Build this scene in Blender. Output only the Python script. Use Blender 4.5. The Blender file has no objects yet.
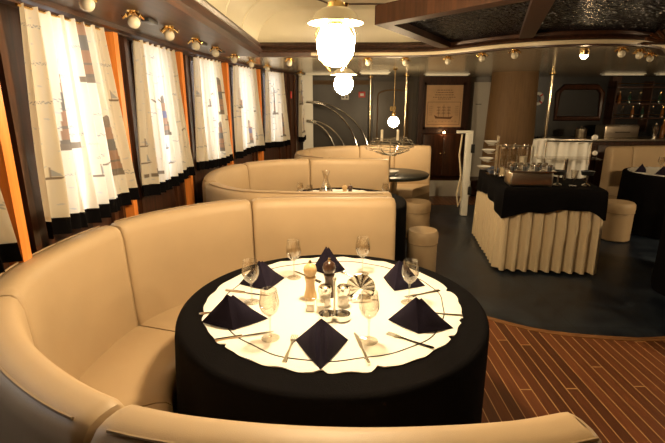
import bpy, bmesh, math, random
from mathutils import Vector, Matrix
random.seed(7)
S = bpy.context.scene
C = S.collection
PI = math.pi

# ------------------------------------------------------------ camera, world, exposure
cam_d = bpy.data.cameras.new('camera'); cam = bpy.data.objects.new('camera', cam_d); C.objects.link(cam)
cam.location = (0, 0, 1.63); cam.rotation_euler = (math.radians(90-15.15), 0, 0)
cam_d.sensor_width = 36; cam_d.lens = 447/665*36; cam_d.clip_start = 0.02
S.camera = cam
S.view_settings.view_transform = 'Standard'; S.view_settings.look = 'None'
S.view_settings.gamma = 1; S.view_settings.use_curve_mapping = False
S.view_settings.exposure = 0.0
w = bpy.data.worlds.new('daylight'); S.world = w; w.use_nodes = True
bg = w.node_tree.nodes['Background']; bg.inputs[0].default_value = (0.94, 0.97, 1.0, 1); bg.inputs[1].default_value = 7.0
WARM = (1.0, 0.74, 0.43)
LAMP_L = 540

# ------------------------------------------------------------ materials
MATS = {}
def mat(name, col=(.5,.5,.5), rough=.5, metal=0, bump=0, bscale=50, spec=.5, var=0, vscale=8, emit=None, estr=0, coat=0, sheen=0):
    if name in MATS: return MATS[name]
    m = bpy.data.materials.new(name); m.use_nodes = True; nt = m.node_tree; N = nt.nodes; L = nt.links
    b = N['Principled BSDF']; b.inputs['Base Color'].default_value = (*col, 1); b.inputs['Roughness'].default_value = rough
    b.inputs['Metallic'].default_value = metal; b.inputs['Specular IOR Level'].default_value = spec
    b.inputs['Coat Weight'].default_value = coat; b.inputs['Sheen Weight'].default_value = sheen
    tc = N.new('ShaderNodeTexCoord')
    if var:
        n = N.new('ShaderNodeTexNoise'); n.inputs['Scale'].default_value = vscale; n.inputs['Detail'].default_value = 5
        L.new(tc.outputs['Object'], n.inputs['Vector'])
        r = N.new('ShaderNodeValToRGB'); r.color_ramp.elements[0].position = .3; r.color_ramp.elements[1].position = .7
        r.color_ramp.elements[0].color = (*[c*(1-var) for c in col], 1); r.color_ramp.elements[1].color = (*[min(1,c*(1+var)) for c in col], 1)
        L.new(n.outputs['Fac'], r.inputs['Fac']); L.new(r.outputs['Color'], b.inputs['Base Color'])
    if bump:
        n2 = N.new('ShaderNodeTexNoise'); n2.inputs['Scale'].default_value = bscale; n2.inputs['Detail'].default_value = 3
        L.new(tc.outputs['Object'], n2.inputs['Vector'])
        bp = N.new('ShaderNodeBump'); bp.inputs['Strength'].default_value = bump; bp.inputs['Distance'].default_value = .01
        L.new(n2.outputs['Fac'], bp.inputs['Height']); L.new(bp.outputs['Normal'], b.inputs['Normal'])
    if emit:
        b.inputs['Emission Color'].default_value = (*emit, 1); b.inputs['Emission Strength'].default_value = estr
    MATS[name] = m; return m

def wood(name, c1, c2, scale=3, axis=2, rough=.3, stretch=14, coat=.3):
    m = bpy.data.materials.new(name); m.use_nodes = True; N = m.node_tree.nodes; L = m.node_tree.links
    b = N['Principled BSDF']; b.inputs['Roughness'].default_value = rough; b.inputs['Coat Weight'].default_value = coat; b.inputs['Coat Roughness'].default_value = .15
    tc = N.new('ShaderNodeTexCoord'); mp = N.new('ShaderNodeMapping'); sc = [stretch]*3; sc[axis] = 1.0
    mp.inputs['Scale'].default_value = sc; L.new(tc.outputs['Object'], mp.inputs['Vector'])
    n = N.new('ShaderNodeTexNoise'); n.inputs['Scale'].default_value = scale; n.inputs['Detail'].default_value = 6; n.inputs['Distortion'].default_value = .6
    L.new(mp.outputs['Vector'], n.inputs['Vector'])
    r = N.new('ShaderNodeValToRGB'); r.color_ramp.elements[0].position = .35; r.color_ramp.elements[1].position = .68
    r.color_ramp.elements[0].color = (*c1, 1); r.color_ramp.elements[1].color = (*c2, 1)
    L.new(n.outputs['Fac'], r.inputs['Fac']); L.new(r.outputs['Color'], b.inputs['Base Color'])
    MATS[name] = m; return m

def glass(name, tint=(1,1,1), refl=.1, strength=1.0):
    m = bpy.data.materials.new(name); m.use_nodes = True; N = m.node_tree.nodes; L = m.node_tree.links
    N.remove(N['Principled BSDF']); out = N['Material Output']
    t = N.new('ShaderNodeBsdfTransparent'); t.inputs[0].default_value = (*tint, 1)
    g = N.new('ShaderNodeBsdfGlossy'); g.inputs['Roughness'].default_value = .04
    lw = N.new('ShaderNodeLayerWeight'); lw.inputs['Blend'].default_value = .25
    mr = N.new('ShaderNodeMapRange'); mr.inputs['To Min'].default_value = refl; mr.inputs['To Max'].default_value = strength
    L.new(lw.outputs['Facing'], mr.inputs['Value'])
    mx = N.new('ShaderNodeMixShader'); L.new(mr.outputs[0], mx.inputs[0]); L.new(t.outputs[0], mx.inputs[1]); L.new(g.outputs[0], mx.inputs[2])
    L.new(mx.outputs[0], out.inputs['Surface']); MATS[name] = m; return m

M_leather = mat('cream leatherette', (.47,.34,.20), .48, spec=.35, bump=.08, bscale=500, var=.05, vscale=3)
M_leather2 = mat('cream leatherette piping', (.31,.215,.115), .5)
M_base = mat('banquette plinth', (.10,.065,.035), .6)
M_dark = wood('dark mahogany', (.024,.009,.004), (.070,.024,.010), 2.5, rough=.45, coat=.05)
M_darkh = wood('dark mahogany horizontal', (.022,.008,.004), (.060,.022,.010), 2.5, axis=1, rough=.42, coat=.03)
M_brown = wood('brown mahogany', (.035,.013,.006), (.085,.03,.012), 2.5, coat=.1)
M_orange = wood('orange varnished pine', (.72,.21,.035), (.9,.31,.06), 2, stretch=20)
M_canopy = wood('dark canopy wood', (.022,.009,.004), (.05,.019,.008), 2.5, rough=.5, coat=0)
M_pole = mat('pale brass pole', (.85,.74,.52), .15, 1)
M_column = wood('brown matt column veneer', (.115,.062,.022), (.15,.082,.030), 4, rough=.7, coat=0)
M_cream = mat('cream gloss ceiling paint', (.70,.65,.50), .28, var=.02)
M_soffit = mat('beige gloss soffit panel', (.36,.32,.235), .18, var=.04, vscale=2)
M_soffedge = mat('pale soffit edge', (.55,.47,.32), .4)
M_brass = mat('polished brass', (.85,.60,.26), .18, 1)
M_chrome = mat('chrome', (.85,.83,.78), .12, 1)
M_steel = mat('brushed steel', (.55,.48,.38), .3, 1)
M_black = mat('black tablecloth fabric', (.0035,.003,.0035), .9, bump=.2, bscale=300, spec=.06)
M_napkin = mat('navy napkin linen', (.011,.008,.018), .8, bump=.3, bscale=400, spec=.1)
M_white = mat('white cloth', (.86,.84,.78), .8, bump=.2, bscale=250)
M_skirt = mat('cream pleated skirting', (.66,.53,.34), .75)
M_whitep = mat('white gloss paint', (.72,.70,.62), .35)
M_wall = mat('dark panel laminate', (.034,.024,.014), .4, var=.1, vscale=3)
M_doorp = mat('dark bronze door paint', (.06,.045,.028), .35)
M_red = mat('red enamel', (.55,.03,.02), .4)
M_porc = mat('white porcelain', (.8,.78,.72), .2)
M_blackp = mat('black plastic', (.012,.012,.012), .35)
M_tabletop = mat('dark polished tabletop', (.02,.022,.018), .38)
M_millw = wood('pale beech', (.62,.40,.17), (.72,.50,.25), 6, rough=.4)
M_milld = wood('dark stained beech', (.035,.014,.006), (.07,.03,.014), 6, rough=.3)
M_glass = glass('clear glass', (.95,.93,.89), .06, .75)
M_pane = glass('window glass', (.97,.98,1), .03, .3)
M_globe = mat('opal glass globe', (.50,.46,.36), .12, coat=.5)
M_enamel = mat('white enamel shade', (.85,.80,.66), .3)
M_lamp = mat('lit opal bulb', (1,1,1), .4, emit=WARM, estr=LAMP_L)
M_lamp2 = mat('lit pendant bulb', (1,1,1), .4, emit=WARM, estr=LAMP_L*.32)
M_lamp_added = mat('added unseen pendant bulb', (1,1,1), .4, emit=WARM, estr=LAMP_L*1.0)  # bulb of the pendant added out of view as extra light
M_spot = mat('lit spot lens', (1,1,1), .4, emit=(1,.68,.36), estr=90)
M_spot2 = mat('lit picture lamp lens', (1,1,1), .4, emit=(1,.55,.25), estr=60)
M_tube = mat('fluorescent diffuser', (.8,.78,.66), .4, emit=(1,.85,.6), estr=.05)
M_candle = mat('ivory candle wax', (.8,.72,.55), .5)
M_salt = mat('white salt', (.85,.82,.75), .8)
M_ring = mat('black ribbon trim', (.02,.015,.012), .6)
M_amber = mat('amber bottle glass', (.25,.09,.02), .1, coat=.5)
M_green = mat('dark green bottle glass', (.02,.05,.03), .1, coat=.5)
M_paper = mat('aged cream paper', (.62,.40,.22), .8, var=.1, vscale=6)
M_ink = mat('brown printing ink', (.16,.075,.035), .8)
M_rope = mat('pale rope', (.6,.5,.33), .8)

def tin():
    m = bpy.data.materials.new('embossed dark tin'); m.use_nodes = True; N = m.node_tree.nodes; L = m.node_tree.links
    b = N['Principled BSDF']; b.inputs['Base Color'].default_value = (.004,.005,.010,1); b.inputs['Roughness'].default_value = .25; b.inputs['Specular IOR Level'].default_value = .05
    tc = N.new('ShaderNodeTexCoord'); v = N.new('ShaderNodeTexVoronoi'); v.distance = 'CHEBYCHEV'; v.inputs['Scale'].default_value = 7
    v2 = N.new('ShaderNodeTexVoronoi'); v2.distance = 'MANHATTAN'; v2.inputs['Scale'].default_value = 19
    L.new(tc.outputs['Object'], v.inputs['Vector']); L.new(tc.outputs['Object'], v2.inputs['Vector'])
    a = N.new('ShaderNodeMath'); a.operation = 'ADD'; L.new(v.outputs['Distance'], a.inputs[0]); L.new(v2.outputs['Distance'], a.inputs[1])
    s = N.new('ShaderNodeMath'); s.operation = 'SINE'; mu = N.new('ShaderNodeMath'); mu.operation = 'MULTIPLY'; mu.inputs[1].default_value = 7
    L.new(a.outputs[0], mu.inputs[0]); L.new(mu.outputs[0], s.inputs[0])
    bp = N.new('ShaderNodeBump'); bp.inputs['Strength'].default_value = 1; bp.inputs['Distance'].default_value = .03
    L.new(s.outputs[0], bp.inputs['Height']); L.new(bp.outputs['Normal'], b.inputs['Normal']); return m
M_tin = tin()

def floor_mat():
    m = bpy.data.materials.new('dark blue marbled floor'); m.use_nodes = True; N = m.node_tree.nodes; L = m.node_tree.links
    b = N['Principled BSDF']; b.inputs['Roughness'].default_value = .3
    tc = N.new('ShaderNodeTexCoord'); n = N.new('ShaderNodeTexNoise'); n.inputs['Scale'].default_value = 3.2; n.inputs['Detail'].default_value = 9; n.inputs['Distortion'].default_value = 1.2
    L.new(tc.outputs['Object'], n.inputs['Vector'])
    r = N.new('ShaderNodeValToRGB'); r.color_ramp.elements[0].position = .38; r.color_ramp.elements[1].position = .75
    r.color_ramp.elements[0].color = (.006,.010,.020,1); r.color_ramp.elements[1].color = (.036,.050,.070,1)
    L.new(n.outputs['Fac'], r.inputs['Fac'])
    br = N.new('ShaderNodeTexBrick'); br.offset = 0; br.inputs['Scale'].default_value = 1; br.inputs['Brick Width'].default_value = .6; br.inputs['Row Height'].default_value = .6
    br.inputs['Mortar Size'].default_value = .004; br.inputs['Mortar'].default_value = (.35,.35,.35,1); br.inputs['Color1'].default_value = (1,1,1,1); br.inputs['Color2'].default_value = (.75,.75,.75,1)
    L.new(tc.outputs['Object'], br.inputs['Vector'])
    mx = N.new('ShaderNodeMixRGB'); mx.blend_type = 'MULTIPLY'; mx.inputs[0].default_value = 1
    L.new(r.outputs['Color'], mx.inputs[1]); L.new(br.outputs['Color'], mx.inputs[2]); L.new(mx.outputs[0], b.inputs['Base Color'])
    rr = N.new('ShaderNodeMapRange'); rr.inputs['To Min'].default_value = .22; rr.inputs['To Max'].default_value = .5
    L.new(n.outputs['Fac'], rr.inputs['Value']); L.new(rr.outputs[0], b.inputs['Roughness']); return m
def plank_mat():
    m = bpy.data.materials.new('teak deck planks'); m.use_nodes = True; N = m.node_tree.nodes; L = m.node_tree.links
    b = N['Principled BSDF']; b.inputs['Roughness'].default_value = .4
    tc = N.new('ShaderNodeTexCoord'); sp = N.new('ShaderNodeSeparateXYZ'); L.new(tc.outputs['Object'], sp.inputs[0])
    def mt(op, a, c=None):
        n = N.new('ShaderNodeMath'); n.operation = op
        for k, q in enumerate((a, c)):
            if q is None: continue
            if isinstance(q, (int, float)): n.inputs[k].default_value = q
            else: L.new(q, n.inputs[k])
        return n.outputs[0]
    px_ = mt('DIVIDE', sp.outputs['X'], .068); row = mt('FLOOR', px_); fx = mt('FRACT', px_)
    wn = N.new('ShaderNodeTexWhiteNoise'); wn.noise_dimensions = '1D'; L.new(row, wn.inputs['W'])
    py_ = mt('ADD', mt('DIVIDE', sp.outputs['Y'], 2.3), mt('MULTIPLY', wn.outputs['Value'], 7.0)); fy = mt('FRACT', py_); col = mt('FLOOR', py_)
    seam = mt('MAXIMUM', mt('LESS_THAN', fx, .085), mt('LESS_THAN', fy, .0035))
    wn2 = N.new('ShaderNodeTexWhiteNoise'); wn2.noise_dimensions = '2D'; cb = N.new('ShaderNodeCombineXYZ'); L.new(row, cb.inputs[0]); L.new(col, cb.inputs[1]); L.new(cb.outputs[0], wn2.inputs['Vector'])
    r = N.new('ShaderNodeValToRGB'); r.color_ramp.elements[0].color = (.10,.030,.010,1); r.color_ramp.elements[1].color = (.20,.062,.020,1); L.new(wn2.outputs['Value'], r.inputs['Fac'])
    mp2 = N.new('ShaderNodeMapping'); mp2.inputs['Scale'].default_value = (30,1.5,1); L.new(tc.outputs['Object'], mp2.inputs['Vector'])
    n = N.new('ShaderNodeTexNoise'); n.inputs['Scale'].default_value = 3; n.inputs['Detail'].default_value = 6; L.new(mp2.outputs['Vector'], n.inputs['Vector'])
    r2 = N.new('ShaderNodeValToRGB'); r2.color_ramp.elements[0].color = (.6,.6,.6,1); r2.color_ramp.elements[1].color = (1.25,1.25,1.25,1); L.new(n.outputs['Fac'], r2.inputs['Fac'])
    mx = N.new('ShaderNodeMixRGB'); mx.blend_type = 'MULTIPLY'; mx.inputs[0].default_value = 1; L.new(r.outputs['Color'], mx.inputs[1]); L.new(r2.outputs['Color'], mx.inputs[2])
    m2 = N.new('ShaderNodeMixRGB'); L.new(seam, m2.inputs[0]); L.new(mx.outputs[0], m2.inputs[1]); m2.inputs[2].default_value = (.50,.29,.12,1)
    L.new(m2.outputs[0], b.inputs['Base Color']); return m
M_floor = floor_mat(); M_plank = plank_mat()
M_teak = wood('teak edging', (.20,.085,.028), (.32,.15,.055), 4, axis=0, rough=.4)

def curtain_mat():
    m = bpy.data.materials.new('printed nautical curtain'); m.use_nodes = True; N = m.node_tree.nodes; L = m.node_tree.links
    N.remove(N['Principled BSDF']); out = N['Material Output']
    a = N.new('ShaderNodeVertexColor'); a.layer_name = 'print'
    d = N.new('ShaderNodeBsdfDiffuse'); t = N.new('ShaderNodeBsdfTranslucent')
    L.new(a.outputs['Color'], d.inputs['Color']); L.new(a.outputs['Color'], t.inputs['Color'])
    mx = N.new('ShaderNodeMixShader'); mx.inputs[0].default_value = .45
    L.new(d.outputs[0], mx.inputs[1]); L.new(t.outputs[0], mx.inputs[2]); L.new(mx.outputs[0], out.inputs['Surface']); return m
M_curtain = curtain_mat()

MATS['dark canopy wood'].node_tree.nodes['Principled BSDF'].inputs['Specular IOR Level'].default_value = .2
# ------------------------------------------------------------ mesh builder
class MB:
    def __init__(s): s.v = []; s.f = []; s.sm = []
    def add(s, vs, fs, smooth=False):
        o = len(s.v); s.v += [tuple(v) for v in vs]
        for f in fs: s.f.append([i+o for i in f]); s.sm.append(smooth)
        return s
    def box(s, x0, x1, y0, y1, z0, z1, M=None, bev=0):
        if bev:
            bm = bmesh.new(); bmesh.ops.create_cube(bm, size=1)
            bmesh.ops.scale(bm, vec=(x1-x0, y1-y0, z1-z0), verts=bm.verts); bmesh.ops.translate(bm, vec=((x0+x1)/2,(y0+y1)/2,(z0+z1)/2), verts=bm.verts)
            bmesh.ops.bevel(bm, geom=bm.edges[:], offset=bev, segments=3, profile=.5, affect='EDGES')
            if M: bmesh.ops.transform(bm, matrix=M, verts=bm.verts)
            bm.verts.index_update(); s.add([v.co[:] for v in bm.verts], [[v.index for v in f.verts] for f in bm.faces], True); bm.free(); return s
        vs = [Vector(p) for p in [(x0,y0,z0),(x1,y0,z0),(x1,y1,z0),(x0,y1,z0),(x0,y0,z1),(x1,y0,z1),(x1,y1,z1),(x0,y1,z1)]]
        if M: vs = [M @ v for v in vs]
        return s.add(vs, [(0,3,2,1),(4,5,6,7),(0,1,5,4),(1,2,6,5),(2,3,7,6),(3,0,4,7)])
    def lathe(s, prof, c=(0,0,0), n=24, M=None, close=False):
        vs = []; fs = []; k = len(prof)
        for i in range(n):
            a = 2*PI*i/n
            for r, z in prof:
                p = Vector((c[0]+r*math.cos(a), c[1]+r*math.sin(a), c[2]+z)); vs.append(M @ p if M else p)
        for i in range(n):
            j = (i+1) % n
            for q in range(k-1): fs.append((i*k+q, j*k+q, j*k+q+1, i*k+q+1))
        if prof[0][0] > 1e-6: fs.append([i*k for i in range(n)][::-1])
        if prof[-1][0] > 1e-6: fs.append([i*k+k-1 for i in range(n)])
        return s.add(vs, fs, True)
    def tube(s, pts, r, n=8, closed=False):
        pts = [Vector(p) for p in pts]; m = len(pts); rs = r if isinstance(r, (list, tuple)) else [r]*m; rings = []
        up = None
        for i in range(m):
            if closed: t = (pts[(i+1) % m]-pts[i-1]).normalized()
            else: t = (pts[min(i+1,m-1)]-pts[max(i-1,0)]).normalized()
            if up is None: up = Vector((0,0,1)) if abs(t.z) < .9 else Vector((1,0,0))
            x = t.cross(up)
            if x.length < 1e-4: x = t.cross(Vector((0,1,0)))
            x.normalize(); y = x.cross(t).normalized(); up = y
            rings.append([pts[i]+x*rs[i]*math.cos(2*PI*k/n)+y*rs[i]*math.sin(2*PI*k/n) for k in range(n)])
        vs = [p for rg in rings for p in rg]; fs = []
        for i in range(m if closed else m-1):
            j = (i+1) % m
            for k in range(n): l = (k+1) % n; fs.append((i*n+k, i*n+l, j*n+l, j*n+k))
        if not closed: fs += [list(range(n))[::-1], [(m-1)*n+k for k in range(n)]]
        return s.add(vs, fs, True)
    def ball(s, c, r, n=16, m=10, sz=1):
        return s.lathe([(max(r*math.sin(PI*i/m), 1e-7), -r*sz*math.cos(PI*i/m)) for i in range(m+1)], c, n)
    def prism(s, poly, z0, z1, smooth=False):
        n = len(poly); vs = [(x,y,z0) for x,y in poly]+[(x,y,z1) for x,y in poly]
        fs = [list(range(n))[::-1], [n+i for i in range(n)]]+[(i,(i+1)%n,n+(i+1)%n,n+i) for i in range(n)]
        return s.add(vs, fs, smooth)
    def sweep(s, rails, cap=True, smooth=True):      # rails: list of cross sections (closed loops)
        n = len(rails[0]); vs = [p for r in rails for p in r]; fs = []
        for i in range(len(rails)-1):
            for k in range(n): l = (k+1) % n; fs.append((i*n+k, (i+1)*n+k, (i+1)*n+l, i*n+l))
        if cap: fs += [list(range(n)), [(len(rails)-1)*n+k for k in range(n)][::-1]]
        return s.add(vs, fs, smooth)
    def build(s, name, m, parent=None, world=False):
        me = bpy.data.meshes.new(name); vs = [Vector(v) for v in s.v]
        if parent is not None and world:
            r = parent
            while r.parent: r = r.parent
            Mi = (Matrix.Translation(r.location) @ Matrix.Rotation(r.rotation_euler.z, 4, 'Z')).inverted(); vs = [Mi @ v for v in vs]
        me.from_pydata([v[:] for v in vs], [], s.f); me.polygons.foreach_set('use_smooth', s.sm)
        bm = bmesh.new(); bm.from_mesh(me); bmesh.ops.recalc_face_normals(bm, faces=bm.faces[:]); bm.to_mesh(me); bm.free()
        me.materials.append(m); o = bpy.data.objects.new(name, me); C.objects.link(o)
        if parent is not None: o.parent = parent
        try: me.set_sharp_from_angle(angle=math.radians(42))
        except Exception: pass
        return o

def tag(o, label=None, cat=None, group=None, kind=None):
    if label: o['label'] = label
    if cat: o['category'] = cat
    if group: o['group'] = group
    if kind: o['kind'] = kind
    return o
def thing(name, label, cat, loc=(0,0,0), rz=0, group=None):
    o = bpy.data.objects.new(name, None); C.objects.link(o); o.empty_display_size = .05
    o.location = loc; o.rotation_euler = (0,0,rz); return tag(o, label, cat, group)
def struct(name, mb, m): return tag(mb.build(name, m), kind='structure')
def sub(name, mb, m, parent, world=False): return mb.build(name, m, parent, world)
def dup(o, loc=None, rz=None, label=None, group=None, parent=None):
    c = o.copy(); C.objects.link(c); c.parent = parent
    if loc is not None: c.location = loc
    if rz is not None: c.rotation_euler = (0,0,rz)
    if label: c['label'] = label
    if group: c['group'] = group
    for ch in [x for x in C.objects if x.parent == o]: dup(ch, parent=c)
    return c
def catmull(P, n=6):
    P = [Vector(p) for p in P]; out = []
    Q = [P[0]*2-P[1]]+P+[P[-1]*2-P[-2]]
    for i in range(1, len(Q)-2):
        for k in range(n):
            t = k/n; a,b,c,d = Q[i-1],Q[i],Q[i+1],Q[i+2]
            out.append(.5*((2*b)+(c-a)*t+(2*a-5*b+4*c-d)*t*t+(-a+3*b-3*c+d)*t**3))
    out.append(P[-1]); return out
def circle(cx, cy, r, n=64, z=None):
    return [(cx+r*math.cos(2*PI*i/n), cy+r*math.sin(2*PI*i/n)) + (() if z is None else (z,)) for i in range(n)]
def off_poly(poly, d):
    out = []; n = len(poly)
    for i in range(n):
        p0, p1, p2 = Vector(poly[i-1]), Vector(poly[i]), Vector(poly[(i+1)%n])
        a = (p1-p0).normalized(); b = (p2-p1).normalized(); na = Vector((-a.y,a.x)); nb = Vector((-b.y,b.x)); m = (na+nb).normalized()
        out.append(tuple(p1+m*d/max(.3, m.dot(na))))
    return out

# ============================================================ SETTING
RX0, RX1, RY0, RY1 = -1.55, 6.3, -1.7, 8.35
PX = [(-1.30,RY0),(-1.30,2.6),(-1.27,3.8),(-1.18,4.6),(-1.03,5.5),(-.78,6.4),(-.6,6.9),(-.53,7.3)]
PXs = catmull([(a,b,0) for a,b in PX], 8)
def wallpt(Y, off=0, z=0):                       # off > 0 towards the room
    for p, q in zip(PXs, PXs[1:]):
        if p.y <= Y <= q.y+1e-6:
            t = (Y-p.y)/(q.y-p.y); d = (q-p).normalized(); c = p.lerp(q, t); n = Vector((d.y, -d.x, 0))
            return Vector((c.x+n.x*off, c.y+n.y*off, z))
    return Vector((PXs[-1].x+off, PXs[-1].y, z))
def strip(mb, Ya, Yb, z0, z1, o0, o1, n=None):
    n = n or max(1, int((Yb-Ya)/.25)); rails = []
    for i in range(n+1):
        Y = Ya+(Yb-Ya)*i/n
        rails.append([wallpt(Y,o0,z0), wallpt(Y,o1,z0), wallpt(Y,o1,z1), wallpt(Y,o0,z1)])
    return mb.sweep(rails, smooth=False)

# floor and planks
struct('floor', MB().box(RX0-.3, RX1, RY0, RY1, -.08, 0), M_floor)
edge = catmull([(-1.25,3.95,0),(.3,3.75,0),(.9,3.36,0),(1.2,3.14,0),(1.42,2.99,0),(1.64,2.90,0),(2.03,2.83,0),(2.34,2.83,0),(3.0,2.95,0),(4.4,3.3,0),(6.3,4.0,0)], 8)
struct('floor_teak_planks', MB().prism([(6.3,RY0),(6.3,4.0)]+[(p.x,p.y) for p in edge[::-1]][1:]+[(-1.25,RY0)], .0005, .006), M_plank)
rl = []
for i, p in enumerate(edge):
    t = (edge[min(i+1,len(edge)-1)]-edge[max(i-1,0)]).normalized(); nn = Vector((-t.y,t.x,0))*.025
    rl.append([p-nn+Vector((0,0,.001)), p+nn+Vector((0,0,.001)), p+nn+Vector((0,0,.010)), p-nn+Vector((0,0,.010))])
struct('trim_1', MB().sweep(rl, smooth=False), M_teak)
struct('floor_far_planks', MB().box(1.0, 2.6, 7.05, 7.7, .0005, .006), M_plank)

# left wall with its windows
WIN = [(.80,1.44),(2.02,2.44),(3.05,3.50),(4.10,4.54),(5.08,5.52),(5.98,6.36),(7.05,7.20)]
ZS, ZT = 1.06, 1.995
wl = MB(); strip(wl, RY0, 7.3, 0, ZS, -.10, 0, 40); strip(wl, RY0, 7.3, ZT, 2.12, -.10, 0, 40)
prev = RY0
for a, b in WIN: strip(wl, prev, a, ZS, ZT, -.10, 0); prev = b
strip(wl, prev, 7.3, ZS, ZT, -.10, 0)
struct('wall_left', wl, M_dark)
tr = 2
for i, (a, b) in enumerate(WIN):
    fr = MB()
    strip(fr, a, b, ZS, ZS+.035, -.08, .02); strip(fr, a, b, ZT-.03, ZT, -.08, .01)
    strip(fr, a, a+.03, ZS+.035, ZT-.03, -.08, .01, 1); strip(fr, b-.03, b, ZS+.035, ZT-.03, -.08, .01, 1)
    strip(fr, (a+b)/2-.012, (a+b)/2+.012, ZS+.035, ZT-.03, -.07, -.02, 1)
    f = struct('window_%d' % (i+1), fr, M_darkh)
    g = sub('pane', strip(MB(), a+.03, b-.03, ZS+.035, ZT-.03, -.055, -.049), M_pane, f); g['label'] = 'clear glass pane'
# piers: pilaster mouldings and orange strip
PIERS = [(1.50,1.88,1.70),(2.53,2.97,2.71),(3.56,4.02,3.77),(4.62,5.02,4.83),(5.60,5.92,5.77),(6.42,7.02,6.72)]
for i, (a, b, c) in enumerate(PIERS):
    m1 = MB()
    for d0, d1, o in [(a+.01,a+.05,.025),(c-.075,c-.045,.03),(c+.045,c+.075,.03),(b-.05,b-.01,.025)]:
        strip(m1, d0, d1, .05, 2.0, 0, o, 1)
    struct('trim_%d' % tr, m1, M_brown); tr += 1
    if i < 5:
        struct('trim_%d' % tr, strip(MB(), c-.026, c+.026, .05, 2.0, 0, .075, 1), M_orange); tr += 1
# dark valance rail above windows
vr = MB(); strip(vr, RY0, 7.28, 2.0, 2.028, 0, .06, 40); strip(vr, RY0, 7.28, 2.008, 2.03, .06, .12, 40)
struct('trim_%d' % tr, vr, M_darkh); tr += 1

# back wall and other walls
struct('wall_back_bar', MB().box(3.12, RX1, RY1-.135, RY1-.121, 0, 2.03), M_blackp)
struct('wall_back', MB().box(-.56, RX1, RY1-.12, RY1, 0, 2.12), M_wall)
struct('wall_right', MB().box(RX1, RX1+.1, RY0, RY1, 0, 2.5), M_dark)
struct('wall_rear', MB().box(-1.6, RX1, RY0-.1, RY0, 0, 2.5), M_dark)
struct('wall_corner', MB().box(-.62, -.52, 7.3, RY1, 0, 2.12), M_wall)

# soffit (lower ceiling) around the raised vault
bow = catmull([(.64,4.45,0),(1.0,4.32,0),(1.35,3.85,0),(1.7,3.6,0),(2.15,3.55,0),(2.55,3.75,0),(2.95,4.2,0),(3.4,4.42,0),(4.3,4.45,0)], 5)
VX0, VY1, VX1, ZSO = -.70, 4.45, 4.3, 2.03
sofit = [(-.70,VY1),(.3,VY1)]+[(p.x,p.y) for p in bow]+[(4.3,RY0),(RX1,RY0),(RX1,RY1),(-.62,RY1),(-.62,7.3)]
so_l = [tuple(wallpt(Y,-.09)[:2]) for Y in [7.29,6.9,6.4,6,5.5,5,4.6,4.451]]
so_d = [(-.70,VY1),(-.70,RY0)]+[tuple(wallpt(Y,-.09)[:2]) for Y in [RY0+.001,0,1,2,2.6,3,3.5,4,4.451]]
struct('ceiling_soffit_left', MB().prism(so_d, ZSO, ZSO+.045), M_darkh)
struct('ceiling_soffit', MB().prism(sofit+so_l, ZSO, ZSO+.045), M_soffit)
# soffit edge and cornice moulding follow the opening
cp = [Vector((-.70,RY0,0)),Vector((-.70,2,0)),Vector((-.70,VY1,0)),Vector((.3,VY1,0))]+bow+[Vector((4.3,1,0)),Vector((4.3,RY0,0))]
def along(path, prof):                          # prof (d inward, z); inward = right hand of travel
    rails = []
    for i, p in enumerate(path):
        a = (path[i]-path[i-1]).normalized() if i else (path[1]-path[0]).normalized()
        b = (path[i+1]-path[i]).normalized() if i < len(path)-1 else a
        na = Vector((a.y,-a.x,0)); nb = Vector((b.y,-b.x,0)); m = (na+nb)
        m = m.normalized() if m.length > 1e-4 else na; k = 1/max(.5, m.dot(na))
        rails.append([p+m*d*k+Vector((0,0,z)) for d, z in prof])
    return rails
struct('trim_%d' % tr, MB().sweep(along([Vector((-.2,VY1,0))]+cp[3:], [(-.02,2.035),(.03,2.035),(.035,2.05),(.03,2.062),(-.02,2.062)]), smooth=False), M_soffedge); tr += 1
struct('trim_%d' % tr, MB().sweep(along(cp[:], [(-.06,2.025),(.012,2.025),(.015,2.062),(.05,2.062),(.065,2.075),(.05,2.09),(.035,2.10),(.045,2.12),(.02,2.15),(-.06,2.15)]), smooth=False), M_darkh); tr += 1
# vaulted cove and flat ceiling
ZC = 2.44
cv = MB(); NV = 10; px = []
for k in range(NV+1):
    a = PI/2*k/NV; px.append((.40*(1-math.cos(a)), .14*(1-math.cos(a)), 2.13+(ZC-2.13)*math.sin(a)))
vs = []; 
cols = [(0,RY0),(0,2),(0,VY1),(1,VY1)]
rows = []
for dx, dy, z in px:
    rows.append([(-.70+dx,RY0,z),(-.70+dx,4.0,z),(-.70+dx,VY1-dy,z),(4.3,VY1-dy,z)])
vs = [p for r in rows for p in r]; fs = []
for k in range(NV):
    for q in range(3): fs.append((k*4+q, k*4+q+1, (k+1)*4+q+1, (k+1)*4+q))
cv.add(vs, fs, True); struct('ceiling_cove', cv, M_cream)
struct('ceiling', MB().box(-.32, 4.4, RY0, VY1-.12, ZC-.001, ZC+.06), M_cream)
struct('ceiling_upper_slab', MB().box(-1.6, RX1+.1, RY0-.1, RY1, 2.56, 2.62), M_cream)
struct('wall_vault_right', MB().box(4.3, 4.36, RY0, VY1, 2.1, 2.5), M_dark)
rb = MB()
for Y in [.9,1.75,2.5,3.15,3.7]:
    rb.tube([(-.70+dx, Y, z-.002) for dx, dy, z in px], .006, 6)
struct('trim_%d' % tr, rb, M_cream); tr += 1
fl = MB(); fl.tube([(-.22,RY0,ZC-.004),(-.22,3.85,ZC-.004),(-.02,4.22,ZC-.004),(4.2,4.22,ZC-.004)], .009, 6)
struct('trim_%d' % tr, fl, M_darkh); tr += 1

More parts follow.
